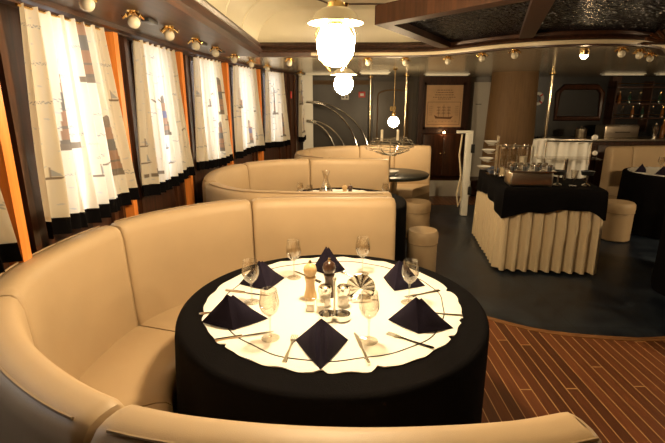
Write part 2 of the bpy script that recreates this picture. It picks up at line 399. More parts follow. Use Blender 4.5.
# ------------------------------------------------------------ hanging coffered canopy
cn = thing('ceiling_canopy', 'dark wood framed canopy with embossed dark panels hanging under the cream ceiling', 'ceiling canopy', (.26,2.98,2.08))
poly = [(.26,2.98),(1.02,4.38),(3.9,4.38),(3.9,.9),(1.85,.9)]
inner = off_poly(poly, -.10) if Vector(off_poly(poly,-.1)[0]).x > .26 else off_poly(poly, .10)
fm = MB(); n = len(poly)
for i in range(n):
    j = (i+1) % n; a,b,c,d = poly[i],poly[j],inner[j],inner[i]
    z0, z1 = 2.08, 2.19
    fm.add([(*a,z0),(*b,z0),(*c,z0),(*d,z0),(*a,z1),(*b,z1),(*c,z1),(*d,z1)], [(0,1,2,3),(4,5,6,7),(0,1,5,4),(1,2,6,5),(2,3,7,6),(3,0,4,7)])
sub('frame', fm, M_canopy, cn, True)
rbm = MB()
for (a, b) in [((.93,2.12),(1.72,4.34)), ((2.2,1.0),(2.55,4.34)), ((3.2,1.0),(3.2,4.34))]:
    d = (Vector(b)-Vector(a)).normalized(); nn = Vector((-d.y,d.x))*.05
    r0 = [(a[0]-nn.x,a[1]-nn.y),(b[0]-nn.x,b[1]-nn.y),(b[0]+nn.x,b[1]+nn.y),(a[0]+nn.x,a[1]+nn.y)]
    r_ = MB().prism(r0, 2.085, 2.15); sub('rib', r_, M_canopy, cn, True)
sub('embossed_panel', MB().prism(inner, 2.125, 2.14), M_tin, cn, True)
hg = MB()
for x, y in [(1.3,3.6),(3.4,3.9),(3.4,1.3),(2.1,1.4)]: sub('hanger_rod', MB().tube([(x,y,2.14),(x,y,ZC)], .012, 6), M_brass, cn, True)

# ============================================================ BANQUETTES
def arc_norms(P):
    N_ = []
    for i in range(len(P)):
        t = (P[min(i+1,len(P)-1)]-P[max(i-1,0)]).normalized(); N_.append(Vector((-t.y, t.x, 0)))
    return N_
def banquette(label, pts, cuts, tc, tr_, H=1.0, group=None, T=.17):
    # pts travel so that the left-hand normal points away from the table
    P = catmull([(x,y,0) for x,y in pts], 6); N_ = arc_norms(P); c0 = sum(P, Vector())/len(P)
    ctr = Vector((tc[0], tc[1], 0))
    if (P[len(P)//2]+N_[len(P)//2]-ctr).length < (P[len(P)//2]-ctr).length: N_ = [-n for n in N_]
    root = thing('banquette', label, 'banquette sofa', (P[len(P)//3].x, P[len(P)//3].y, 0), 0, group)
    cuts = [0]+[c*6 for c in cuts]+[len(P)-1]
    zt = H
    prof = [(0,.40),(.012,.55),(.025,.75),(.038,zt-.06),(.050,zt-.02),(.068,zt-.004),(.09,zt),(T-.05,zt),(T-.025,zt-.006),(T-.006,zt-.025),(T,zt-.06),(T,.10),(.03,.10),(.03,.38)]
    for a, b in zip(cuts, cuts[1:]):
        rails = []; idx = list(range(a, b+1)); L = len(idx)
        def ring(pp, nn, sq, zs=0):
            mid = T/2
            return [pp+nn*(mid+(d-mid)*sq)+Vector((0,0,z-(zs if z > .5 else 0))) for d, z in prof]
        for q, i in enumerate(idx):
            t0 = (P[min(i+1,len(P)-1)]-P[max(i-1,0)]).normalized()
            if q == 0:
                rails.append(ring(P[i]+t0*.003, N_[i], .80, .03)); rails.append(ring(P[i]+t0*.010, N_[i], .93, .010)); rails.append(ring(P[i]+t0*.03, N_[i], 1, 0))
            elif q == L-1:
                rails.append(ring(P[i]-t0*.03, N_[i], 1, 0)); rails.append(ring(P[i]-t0*.010, N_[i], .93, .010)); rails.append(ring(P[i]-t0*.003, N_[i], .80, .03))
            else: rails.append(ring(P[i], N_[i], 1.0))
        bk = MB().sweep(rails); back = sub('backrest', bk, M_leather, root, True)
        pp = MB().tube([P[i]+N_[i]*(T-.022)+Vector((0,0,zt-.003)) for i in idx[1:-1]], .004, 6)
        sub('piping', pp, M_leather2, back, True)
        # seat
        def front(i, extra=0):
            p = P[i]; v = ctr-p; d = v.length; v.normalize(); dep = min(max(d-tr_-.045, .12), .50)
            return p+v*(dep-extra)
        rs = []
        for q, i in enumerate(idx):
            B_ = P[i]+N_[i]*.01; F = front(i); sh = .008 if q in (0, L-1) else 0; ax = (P[min(i+1,len(P)-1)]-P[max(i-1,0)]).normalized()*(.004 if q == 0 else -.004 if q == L-1 else 0)
            B_ = B_+ax; F = F+ax; e = (B_-F).normalized()
            rs.append([B_+Vector((0,0,.455-sh)), F+e*.06+Vector((0,0,.462-sh)), F+e*.02+Vector((0,0,.452-sh)), F+Vector((0,0,.425)), F+e*.004+Vector((0,0,.36)), F+e*.02+Vector((0,0,.335)), B_+Vector((0,0,.335))])
        sub('seat_cushion', MB().sweep(rs), M_leather, root, True)
    bs = []
    for i in range(len(P)):
        p = P[i]; v = ctr-p; d = v.length; v.normalize(); dep = min(max(d-tr_-.045, .12), .50)-.03
        B_ = P[i]+N_[i]*.02; F = p+v*dep
        bs.append([B_+Vector((0,0,0.007)), F+Vector((0,0,0.007)), F+Vector((0,0,.333)), B_+Vector((0,0,.333))])
    b = sub('plinth', MB().sweep(bs, smooth=False), M_leather2, root, True)
    return root

T1 = (0, 1.84, .665); T2 = (.06, 4.0, .61); T3 = (.78, 5.65, .44)
banquette('large cream leather U-shaped banquette curving around the nearest laid round table',
  [(.42,2.80),(.1,2.80),(-.2,2.795),(-.50,2.74),(-.72,2.62),(-.92,2.42),(-1.04,2.2),(-1.095,1.95),(-1.10,1.65),(-1.02,1.42),(-.85,1.19),(-.64,1.01),(-.43,.89),(-.2,.835),(.06,.815),(.33,.83),(.50,.865)],
  [3, 6, 9, 12], T1, T1[2], 1.01)
banquette('cream leather U-shaped banquette around the second table, behind the nearest one',
  [(.62,4.80),(.2,4.82),(-.24,4.82),(-.57,4.72),(-.82,4.5),(-.93,4.2),(-.94,3.85),(-.86,3.55),(-.62,3.28),(-.3,3.21),(0,3.19),(.42,3.19)],
  [2, 4, 7], T2, T2[2], 1.01)
banquette('cream leather banquette farthest back, around the dark bare table below the chrome arcs',
  [(1.42,6.42),(.9,6.46),(.4,6.42),(-.02,6.26),(-.25,5.97),(-.31,5.65),(-.23,5.4),(0,5.24),(.25,5.17),(.5,5.17)],
  [1, 2, 4, 7], T3, T3[2])
banquette('cream leather banquette at the far right behind the black draped table',
  [(5.5,6.38),(4.8,6.39),(4.3,6.37),(3.93,6.27)], [2], (4.25,5.60,.50), .50)

# stools
def stool(label, x, y, r=.17, h=.46):
    t = thing('round_stool', label, 'stool', (x,y,0), 0, None)
    sub('drum', MB().lathe([(r*.9,.007),(r*.97,.02),(r*.97,h-.13)], n=32), M_leather, t)
    sub('seat', MB().lathe([(r*.9,h-.13),(r,h-.118),(r*1.02,h-.07),(r,h-.025),(r*.9,h-.004),(r*.5,h),(0.0001,h+.002)], n=32), M_leather, t)
    sub('piping', MB().tube(circle(0,0,r*1.0,32,h-.122), .004, 6, True), M_leather2, t); return t
stool('cream leather round stool beside the second table, right of the nearest banquette', .85, 4.04, .145)
stool('cream leather round stool beneath the edge of the dark bare table', 1.02, 5.28, .17)
stool('cream leather round stool between the buffet and the far right black table', 3.42, 5.2, .17, .47)

# ============================================================ TABLES
def cloth(cx, cy, r, h, folds=9, amp=.012, seed=0, ztop=None):
    rnd = random.Random(seed); ph = [rnd.uniform(0,6.28) for _ in range(4)]; n = 160
    def rad(a, k):
        return amp*k*(math.sin(folds*a+ph[0])+.6*math.sin((folds+4)*a+ph[1])+.4*math.sin(3*a+ph[2]))
    prof = [(r*.5,h),(r-.02,h),(r-.006,h-.003),(r+.003,h-.013),(r+.006,h-.04),(r+.008,h-.15),(r+.010,h-.3),(r+.014,h*.3),(r+.02,.012)]
    ks = [0,0,.05,.1,.2,.45,.7,1,1.3]; vs = [(0,0,h)]; fs = []
    for i in range(n):
        a = 2*PI*i/n
        for (rr, z), k in zip(prof, ks): R_ = rr+rad(a,k); vs.append((R_*math.cos(a), R_*math.sin(a), z))
    m = len(prof)
    for i in range(n):
        j = (i+1) % n; fs.append((0, 1+i*m, 1+j*m))
        for q in range(m-1): fs.append((1+i*m+q, 1+i*m+q+1, 1+j*m+q+1, 1+j*m+q))
    return MB().add([(x,y,z) for x,y,z in vs], fs, True)
def draped(lt, lc, cx, cy, r, h=.755, seed=0):
    t = thing('round_table', lt, 'table', (cx,cy,0))
    sub('tabletop', MB().lathe([(.0001,h-.04),(r-.015,h-.04),(r-.012,h-.02),(r-.02,h-.008),(.0001,h-.008)], n=64), M_tabletop, t)
    sub('pedestal', MB().lathe([(.05,.03),(.045,.4),(.06,h-.04)], n=20), M_steel, t)
    sub('foot', MB().lathe([(.26,.007),(.26,.02),(.08,.035),(.05,.05)], n=32), M_steel, t)
    c = tag(cloth(cx,cy,r,h,seed=seed).build('tablecloth', M_black), lc, 'tablecloth'); c.location = (cx,cy,0)
    return h
h1 = draped('round dining table fully hidden under the nearest black tablecloth', 'black floor-length round tablecloth under the white topper of the nearest table', *T1[:2], T1[2], seed=1)
draped('round dining table draped in black behind the nearest banquette back', 'black floor-length tablecloth of the second table, beside the round stool', *T2[:2], T2[2], seed=2)
draped('round dining table draped in black at the far right before the banquette', 'black floor-length tablecloth on the far right table with folded napkins', 4.25, 5.60, .50, seed=3)
draped('round dining table draped in black cut off by the right edge, nearer than the buffet', 'black floor-length tablecloth at the right edge of the frame, nearer than the buffet', 3.46, 3.50, .61, seed=4)
t3 = thing('round_table', 'dark bare round table with a white bowl in front of the farthest banquette', 'table', (T3[0],T3[1],0))
sub('tabletop', MB().lathe([(.0001,.70),(T3[2]-.01,.70),(T3[2],.715),(T3[2],.735),(T3[2]-.01,.742),(.0001,.742)], n=64), M_tabletop, t3)
sub('pedestal', MB().lathe([(.04,.03),(.035,.35),(.05,.70)], n=20), M_steel, t3)
sub('foot', MB().lathe([(.2,.007),(.2,.02),(.06,.035)], n=32), M_steel, t3)

# topper of the near table
def topper(cx, cy, r, z, seed, name_lab, ringr):
    rnd = random.Random(seed); n = 220; vs = [(0,0,z+.004)]; fs = []
    notch = [(rnd.uniform(0,6.28), rnd.uniform(.025,.04)) for _ in range(6)]
    def R(a):
        v = r+.003*math.sin(18*a+1)+.003*math.sin(31*a)
        for c, wd in notch:
            d = abs((a-c+PI) % (2*PI)-PI)
            if d < wd: v -= .022*(1-d/wd)
        return v
    for i in range(n):
        a = 2*PI*i/n; rr = R(a)
        for f, zz in [(.5,.004),(.9,.004),(.98,.005+.004*math.sin(14*a)**2),(1.0,.003+.004*math.sin(14*a)**2),(.995,.0005)]:
            vs.append((rr*f*math.cos(a), rr*f*math.sin(a), z+zz))
    for i in range(n):
        j = (i+1) % n; fs.append((0,1+i*5,1+j*5))
        for q in range(4): fs.append((1+i*5+q,1+i*5+q+1,1+j*5+q+1,1+j*5+q))
    root = MB().add(vs, fs, True).build('table_topper', M_white); root.location = (cx,cy,0); tag(root, name_lab, 'table topper')
    rg = MB(); k = 200; L = []
    for i in range(k):
        a = 2*PI*i/k; L.append((ringr*(1+.012*math.sin(6*a)+.006*math.sin(15*a))*math.cos(a), ringr*(1+.012*math.sin(6*a)+.006*math.sin(15*a))*math.sin(a), z+.0045))
    rg.tube(L, .0026, 5, True); q = rg.build('ribbon_trim', M_ring, root); q['label'] = 'thin black ribbon ring'
    return root
topper(T1[0], T1[1]+.022, .566, h1, 5, 'white scalloped round topper with a thin black ring on the nearest table', .495)
topper(T2[0], T2[1], .47, .755, 6, 'white scalloped topper on the second table, mostly behind the banquette back', .46)
topper(4.25, 5.60, .45, .755, 8, 'white scalloped topper on the far right black table', .43)
TZ = h1+.0045

# ------------------------------------------------------------ table things
def napkin_mesh(wd, f, h, pleat=0):
    mb = MB(); A = Vector((-.15*wd if pleat < .01 else 0,0,h)); Lp = Vector((-wd,.03,0)); Rp = Vector((wd,.03,0)); F = Vector((0,-f,0)); B_ = Vector((0,.05,.0))
    def panel(a, b, c, nrm, bulge, t=.004):      # triangular folded panel, softly bulged
        n = 18; idx = {}; vs = []; fs = []
        for i in range(n+1):
            for j in range(n+1-i):
                u, v = i/n, j/n; w_ = 1-u-v; p = a*w_+b*u+c*v; p = p+nrm*bulge*(27*u*v*w_+.35*math.sin(PI*u)*math.sin(PI*v))*min(1,abs(p.x)/.02)+Vector((0,-.6,.8))*pleat*(.5+.5*math.cos(p.x/.0085*PI))*math.exp(-(p.x/.026)**2)*(1-w_)*min(1,(w_+.12)*2); idx[i,j] = len(vs); vs.append(p)
        for i in range(n):
            for j in range(n-i):
                fs.append((idx[i,j],idx[i+1,j],idx[i,j+1]))
                if j < n-i-1: fs.append((idx[i+1,j],idx[i+1,j+1],idx[i,j+1]))
        mb.add(vs, fs, True)
    nl = (Lp-A).cross(F-A).normalized(); nr = (F-A).cross(Rp-A).normalized()
    if nl.z < 0: nl = -nl
    if nr.z < 0: nr = -nr
    panel(A, Lp, F, nl, .010); panel(A, F, Rp, nr, .010)
    # second layer, just inside, gives the folded edge
    k = .93; A2 = Vector((0,.008,h*.95)); F2 = Vector((0,-f*.85,0))
    panel(A2, Lp*k, F2, nl, .006); panel(A2, F2, Rp*k, nr, .006)
    # inner tucked fold behind
    panel(A, Lp*.96, B_, Vector((0,1,0)), .004); panel(A, B_, Rp*.96, Vector((0,1,0)), .004)
    return mb
NB = [((-.395,1.63), .135,.05,.13, .12, 'navy napkin folded to a broad triangle at the left front place of the nearest table'),
      ((-.34,2.045), .115,.09,.12, .35, 'navy napkin folded to a point behind the left wine glass of the nearest table'),
      ((-.02,2.20), .088,.05,.14, 0, 'navy napkin standing behind the pepper mills of the nearest table'),
      ((.34,2.04), .11,.10,.12, -.5, 'navy napkin half behind the right wine glass of the nearest table'),
      ((.345,1.60), .132,.05,.13, -.28, 'navy napkin folded to a broad triangle at the right front place of the nearest table'),
      ((-.04,1.475), .10,.165,.105, .0, 'navy napkin pointing to the viewer at the front place of the nearest table')]
for (p, wd, f, h, rz, lab) in NB:
    nk = napkin_mesh(wd, f, h, .026 if f > .12 else .004)
    o = nk.build('folded_napkin', M_napkin); o.location = (p[0],p[1],TZ+.002); o.rotation_euler = (0,0,rz); tag(o, lab, 'napkin', 'napkins on the nearest table')
for (p, rz, lab) in [((3.90,5.60), .3, 'navy napkin at the left edge of the far right table'), ((4.00,5.36), -.3, 'navy napkin at the front of the far right table, near the frame edge')]:
    o = napkin_mesh(.09,.05,.11).build('folded_napkin', M_napkin); o.location = (*p,.7595); o.rotation_euler = (0,0,rz); tag(o, lab, 'napkin', 'napkins on the far right table')

def wine_glass(label, x, y, z, s=1.0, group='wine glasses on the nearest table'):
    t = thing('wine_glass', label, 'wine glass', (x,y,z), 0, group); t.scale = (s,s,s)
    sub('bowl', MB().lathe([(.0001,.094),(.012,.096),(.028,.112),(.037,.135),(.038,.150),(.034,.175),(.030,.200),(.0288,.200),(.0328,.175),(.0365,.150),(.0355,.136),(.027,.114),(.012,.099),(.0001,.0975)], n=28), M_glass, t)
    sub('stem', MB().lathe([(.0001,.004),(.006,.006),(.0038,.03),(.0038,.075),(.006,.092),(.0001,.0945)], n=16), M_glass, t)
    sub('foot', MB().lathe([(.0001,.0005),(.034,.0005),(.035,.002),(.012,.0045),(.0001,.006)], n=28), M_glass, t); return t
wg = wine_glass('wine glass at the left front place, in front of the other left glass', -.235, 1.52, TZ)
for x, y, l in [(-.36,1.835,'wine glass standing before the left rear navy napkin'),(-.195,2.12,'wine glass at the rear left, before the banquette back'),
                (.155,2.17,'wine glass at the rear right, behind the chrome napkin fan'),(.34,1.83,'wine glass standing before the right rear navy napkin'),
                (.135,1.50,'wine glass at the right front, before the chrome napkin fan')]:
    dup(wg, (x,y,TZ), 0, l)

def fork_mb():
    mb = MB(); pr = [(-.095,.0035,.0075),(-.085,.0042,.009),(-.04,.003,.006),(0,.0022,.004),(.035,.004,.0045),(.05,.003,.010),(.062,.002,.0125)]
    rails = [[(-w_,y,z),(w_,y,z),(w_*.8,y,z+.002),(-w_*.8,y,z+.002)] for y,z,w_ in [(a,.001+b*.6,c) for a,b,c in pr]]
    mb.sweep(rails); return mb
def fork(label, x, y, rz, group='cutlery on the nearest table'):
    t = thing('fork', label, 'fork', (x,y,TZ), rz, group)
    sub('handle', fork_mb(), M_chrome, t)
    tn = MB()
    for k in range(4):
        xx = -.0105+k*.007; tn.box(xx-.0015, xx+.0015, .061, .097, .002, .0035)
    sub('tines', tn, M_chrome, t); return t
def knife(label, x, y, rz, group='cutlery on the nearest table'):
    t = thing('knife', label, 'knife', (x,y,TZ), rz, group)
    sub('handle', MB().sweep([[(-w_,y_,.001),(w_,y_,.001),(w_*.7,y_,.008),(-w_*.7,y_,.008)] for y_, w_ in [(-.11,.006),(-.10,.008),(-.05,.007),(-.01,.0055)]]), M_chrome, t)
    sub('blade', MB().sweep([[(-w_,y_,.0015),(w2,y_,.0015),(w2,y_,.003),(-w_,y_,.003)] for y_, w_, w2 in [(-.011,.004,.004),(.01,.005,.008),(.08,.005,.010),(.105,.004,.004),(.112,.002,.001)]]), M_chrome, t); return t
fork('fork in front, left of the napkin pointing to the viewer', -.155, 1.445, -.12)
knife('knife in front, right of the napkin pointing to the viewer', .105, 1.45, .18)
knife('knife left front, in front of the broad left napkin', -.335, 1.535, -1.25)
fork('fork right front, crossing before the broad right napkin', .29, 1.50, .95)
fork('fork at the right edge of the topper beside the broad right napkin', .45, 1.72, 1.35)
fork('fork at the left edge of the topper beside the broad left napkin', -.47, 1.74, -1.3)
knife('knife behind the broad left napkin, before the left glass', -.40, 1.93, -1.85)
fork('fork before the right rear napkin', .42, 1.92, 2.0)
knife('knife at the rear left, beside the rear left wine glass', -.13, 2.13, .75)
fork('fork at the rear right, beside the standing napkin', .09, 2.14, .6)

def mill(label, x, y, z, m, s=1.0, group='pepper mills'):
    t = thing('pepper_mill', label, 'pepper mill', (x,y,z), 0, group); t.scale = (s,s,s)
    sub('body', MB().lathe([(.0001,0),(.024,0),(.027,.006),(.026,.02),(.020,.045),(.018,.07),(.022,.092),(.024,.098),(.020,.104),(.0001,.104)], n=24), m, t)
    sub('cap', MB().lathe([(.0001,.104),(.017,.105),(.025,.115),(.028,.130),(.024,.147),(.012,.157),(.006,.160),(.0001,.160)], n=24), m, t)
    sub('knob', MB().lathe([(.0001,.160),(.006,.160),(.0065,.167),(.003,.172),(.0001,.172)], n=14), M_brass, t); return t
mill('pale wooden pepper mill on the nearest table', -.10, 1.87, TZ, M_millw, 1.08)
mill('dark wooden pepper mill beside the pale one on the nearest table', -.015, 1.90, TZ, M_milld, 1.08)
mill('small pale wooden pepper mill on the second table', .11, 3.97, .7595, M_millw, .85)
mill('small dark wooden pepper mill on the second table', .16, 3.97, .7595, M_milld, .85)
# cruet holder
t = thing('cruet_stand', 'chrome cruet stand with a tall handle in the middle of the nearest table', 'cruet stand', (.008,1.675,TZ))
b1 = MB()
for sx in (-.030,.030):
    b1.lathe([(.0001,.001),(.034,.001),(.036,.006),(.036,.026),(.033,.028),(.031,.012),(.0001,.010)], (sx,0,0), 24)
sub('base', b1, M_chrome, t)
sub('handle', MB().tube([(0,-.005,.006),(0,-.005,.10),(0,-.005,.175)], [.005,.004,.004], 10).ball((0,-.005,.180), .008), M_steel, t)
for x, y, l in [(-.033,1.80,'glass salt shaker with a chrome lid behind the cruet stand, left one'),(.047,1.80,'glass pepper shaker with a chrome lid behind the cruet stand, right one')]:
    t = thing('shaker', l, 'shaker', (x,y,TZ), 0, 'glass shakers on the nearest table')
    sub('jar', MB().lathe([(.0001,.001),(.024,.001),(.026,.004),(.026,.062),(.022,.066),(.0001,.066)], n=20), M_glass, t)
    sub('contents', MB().lathe([(.0001,.003),(.022,.003),(.022,.04),(.0001,.041)], n=16), M_salt, t)
    lid = MB(); lid.lathe([(.0001,.064),(.027,.064),(.029,.068),(.028,.090),(.022,.096),(.0001,.098)], n=24)
    sub('lid', lid, M_chrome, t)
for x, y, l in [(-.095,1.755,'square glass sugar jar left of the cruet stand'),(-.05,1.74,'smaller square glass jar touching the cruet stand base')]:
    t = thing('glass_jar', l, 'glass jar', (x,y,TZ), 0, 'square glass jars on the nearest table')
    sub('jar', MB().box(-.019,.019,-.019,.019,.001,.052,bev=.004), M_glass, t)
    sub('contents', MB().box(-.015,.015,-.015,.015,.003,.034), M_salt, t)
# chrome napkin fan holder
t = thing('napkin_holder', 'round fluted chrome fan holder right of the cruet stand on the nearest table', 'napkin holder', (.125,1.86,TZ), .05)
fan = MB(); vs = []; fs = []; n = 40
for i in range(n+1):
    a = -.8+(PI+1.6)*i/n; k = .006*math.cos(i*1.57)
    vs += [(0,k,.058),(.067*math.cos(a), k-.004, .058+.067*math.sin(a)),(.067*math.cos(a), k, .058+.067*math.sin(a)),(0,k+.003,.058)]
for i in range(n): 
    for q in range(4): r = (q+1)%4; fs.append((i*4+q,(i+1)*4+q,(i+1)*4+r,i*4+r))
fan.add(vs, fs, False); sub('fan', fan, M_chrome, t)
sub('tray', MB().box(-.045,.045,-.032,.02,.001,.022,bev=.006), M_chrome, t)

# second table: decanter, glasses, tealight
t = thing('decanter', 'clear glass carafe with a flared lip on the second table', 'carafe', (-.06,4.0,.7595)); t.scale = (1.25,1.25,1.3)
sub('body', MB().lathe([(.0001,.001),(.055,.001),(.062,.015),(.050,.06),(.022,.12),(.016,.15),(.030,.20),(.028,.20),(.014,.15),(.020,.12),(.047,.06),(.058,.016),(.0001,.006)], n=28), M_glass, t)
sub('water', MB().lathe([(.0001,.007),(.056,.017),(.046,.06),(.0001,.061)], n=20), M_glass, t)
for x, y, l in [(-.29,3.95,'wine glass at the left of the second table'),(-.20,3.85,'wine glass left of the carafe on the second table'),(.47,3.92,'wine glass at the right of the second table')]:
    dup(wg, (x,y,.7595), 0, l, 'wine glasses on the second table').scale = (.8,.8,.8)
t = thing('tealight_cup', 'small lit-looking white tealight cup on the second table', 'tealight cup', (.29,3.9,.7595))
sub('cup', MB().lathe([(.0001,.001),(.022,.001),(.03,.045),(.027,.045),(.02,.006),(.0001,.006)], n=20), M_porc, t)
sub('candle', MB().lathe([(.0001,.007),(.019,.007),(.022,.028),(.0001,.028)], n=16), M_candle, t)
for x, y, l in [(4.06,5.52,'wine glass between the napkins of the far right table'),(4.20,5.35,'wine glass on the far right table at the frame edge')]:
    dup(wg, (x,y,.7595), 0, l, 'wine glasses on the far right table')
# third table: bowl and wire candle centrepiece
o = MB().lathe([(.0001,.002),(.05,.002),(.055,.01),(.10,.05),(.098,.052),(.05,.016),(.0001,.012)], n=32).build('bowl', M_porc); o.location = (.72,5.48,.742); tag(o, 'white porcelain bowl on the dark bare table', 'bowl')
t = thing('candle_centrepiece', 'wide tiered wire centrepiece with two candles rising over the dark bare table', 'centrepiece', (.73,5.70,.742))
sub('foot', MB().lathe([(.0001,.001),(.10,.001),(.10,.01),(.02,.02),(.0001,.02)], n=28), M_chrome, t)
sub('stem', MB().tube([(0,0,.01),(0,0,.42)], .009, 8), M_chrome, t)
rnd = random.Random(3)
for k, (r, z) in enumerate([(.10,.23),(.17,.25),(.23,.275),(.28,.30),(.31,.33),(.29,.36),(.26,.395),(.20,.425)]):
    dx, dy = rnd.uniform(-.03,.03), rnd.uniform(-.03,.03)
    sub('wire_ring', MB().tube([(dx+r*math.cos(a),dy+r*.8*math.sin(a),z+.012*math.sin(a*2+k)) for a in [2*PI*i/48 for i in range(48)]], .0045, 6, True), M_chrome, t)
for k in range(6):
    a = k*PI/3; sub('spoke', MB().tube([(0,0,.21),(.17*math.cos(a),.14*math.sin(a),.25),(.29*math.cos(a),.24*math.sin(a),.33),(.2*math.cos(a),.16*math.sin(a),.425)], .004, 6), M_chrome, t)
for x in (-.11,.09):
    sub('candle', MB().lathe([(.0001,.40),(.016,.40),(.016,.53),(.006,.535),(.0001,.54)], (x,0,0), 14), M_candle, t)

# ============================================================ LAMPS
def pendant(label, x, y, zb, R, rs, lm, glob=.065, chain=True):
    t = thing('pendant_lamp', label, 'pendant lamp', (x,y,zb), 0, None)
    sub('shade', MB().lathe([(.022*rs,.135),(.05*rs,.13),(.075*rs,.115),(R*.85,.09),(R,.082),(R,.078),(R*.84,.084),(.07*rs,.107),(.022*rs,.12)], n=40), M_enamel, t)
    sub('bulb', MB().ball((0,0,0), glob, 20, 12, 1.12), lm, t)
    sub('socket', MB().lathe([(.03,.055),(.034,.07),(.034,.12),(.03,.15),(.012,.165),(.0001,.165)], n=20), M_brass, t)
    top = (ZSO if x > 2 else ZC if y < 4.3 else ZSO)-zb-.001
    cage = MB()
    for k in range(4):
        a = PI/4+k*PI/2; cage.tube([(R*.62*math.cos(a),R*.62*math.sin(a),.09),(.105*math.cos(a),.105*math.sin(a),.03),(.095*math.cos(a),.095*math.sin(a),-.04),(.03*math.cos(a),.03*math.sin(a),-.095)], .0025, 5)
    sub('wire_guard', cage, M_brass, t)
    sub('rod', MB().tube([(0,0,.16),(0,0,top-.02)], .006, 8), M_brass, t)
    sub('ceiling_rose', MB().lathe([(.0001,top-.03),(.03,top-.028),(.045,top-.005),(.045,top)], n=20), M_brass, t)
    return t
pendant('large white enamel pendant lamp lit brightly above the nearest table', .012, 1.84, 1.835, .105, 1, M_lamp, .072)
pendant('white enamel pendant lamp above the second table, behind the large one', .10, 4.22, 1.775, .12, 1, M_lamp2, .085)
pendant('added white enamel pendant lamp, unseen right of the buffet, lighting its skirting and the planks', 4.75, 3.2, 1.72, .12, 1, M_lamp_added, .08)  # added out of frame to brighten the buffet skirting and deck planks
t = thing('pendant_lamp', 'small bare globe pendant on a long rod above the dark bare table', 'pendant lamp', (.80,6.0,1.36))
sub('bulb', MB().ball((0,0,0), .07, 18, 12), M_lamp2, t)
sub('socket', MB().lathe([(.02,.06),(.025,.07),(.025,.12),(.008,.14),(.0001,.14)], n=16), M_brass, t)
sub('rod', MB().tube([(0,0,.13),(0,0,.66)], .005, 6), M_brass, t)
sub('ceiling_rose', MB().lathe([(.0001,.64),(.025,.642),(.035,.668)], n=16), M_brass, t)
def spot(label, x, y, z, m, r=.035):
    t = thing('spot_lamp', label, 'spot lamp', (x,y,z))
    sub('housing', MB().lathe([(r*.5,.055),(r*1.2,.05),(r*1.3,.02),(r*1.2,0),(r*1.1,.0),(r*.9,.02),(.0001,.03)], n=20), M_brass, t)
    sub('lens', MB().ball((0,0,.0), r, 14, 8), m, t)
spot('small bright spot lamp under the ceiling edge above the buffet', 1.97, 3.72, 1.972, M_spot, .028)

# globe brackets along the soffit
def globe(label, x, y, z, rz, group, first=[None]):
    if first[0] is None:
        t = thing('globe_light', label, 'globe light', (x,y,z), rz, group)
        sub('mounting_plate', MB().lathe([(.0001,.047),(.024,.045),(.028,.052)], n=16), M_brass, t)
        lf = MB()
        for k in range(5):
            a = k*2*PI/5
            lf.tube([(0,0,.043),(.03*math.cos(a),.03*math.sin(a),.038),(.048*math.cos(a),.048*math.sin(a),.022),(.052*math.cos(a),.052*math.sin(a),.034)], [.007,.007,.006,.002], 6)
        sub('leaf_fitting', lf, M_brass, t); sub('globe', MB().ball((0,0,.004), .028, 18, 12), M_globe, t); first[0] = t
        return t
    return dup(first[0], (x,y,z), rz, label, group)
ords = ['nearest','second','third','fourth','fifth','sixth','seventh','eighth']
for i, (x, y) in enumerate([(-.92,1.83),(-.92,2.24),(-.91,2.68),(-.91,3.18),(-.90,3.66),(-.88,4.24),(-.83,4.83),(-.75,5.43)]):
    globe('opal globe light in a brass fitting above the windows, %s of the left row' % ords[i], x, y, 1.976, i*.7, 'globe lights above the windows')
for i, (x, y, l) in enumerate([(-.42,4.62,'left of the second pendant lamp at the ceiling corner'),(-.46,6.7,'small and farthest, above the last narrow window'),(.34,4.56,'just right of the second pendant lamp'),(.70,4.56,'second right of the second pendant lamp'),
    (1.08,4.43,'above the ship poster'),(1.30,4.12,'between the ship poster and the brown column'),(1.47,3.83,'above the left side of the brown column'),(2.25,3.70,'right of the bright spot lamp'),(2.48,3.84,'second right of the bright spot lamp'),(2.76,4.12,'at the right frame edge below the canopy')]):
    globe('opal globe light, '+l, x, y, 1.976, i*.9, 'globe lights under the far ceiling edge')
# dark rectangular clips between globes
for i, (x, y) in enumerate([(-.93,2.46),(-.93,3.42),(-.92,3.95)]):
    tag(MB().box(-.02,.02,-.06,.06,-.02,0,bev=.004).build('ceiling_clip', M_blackp), 'flat black fitting under the soffit, %s from the front between the left globe lights' % ['first','second','third'][i], 'ceiling fitting').location = (x,y,2.029)

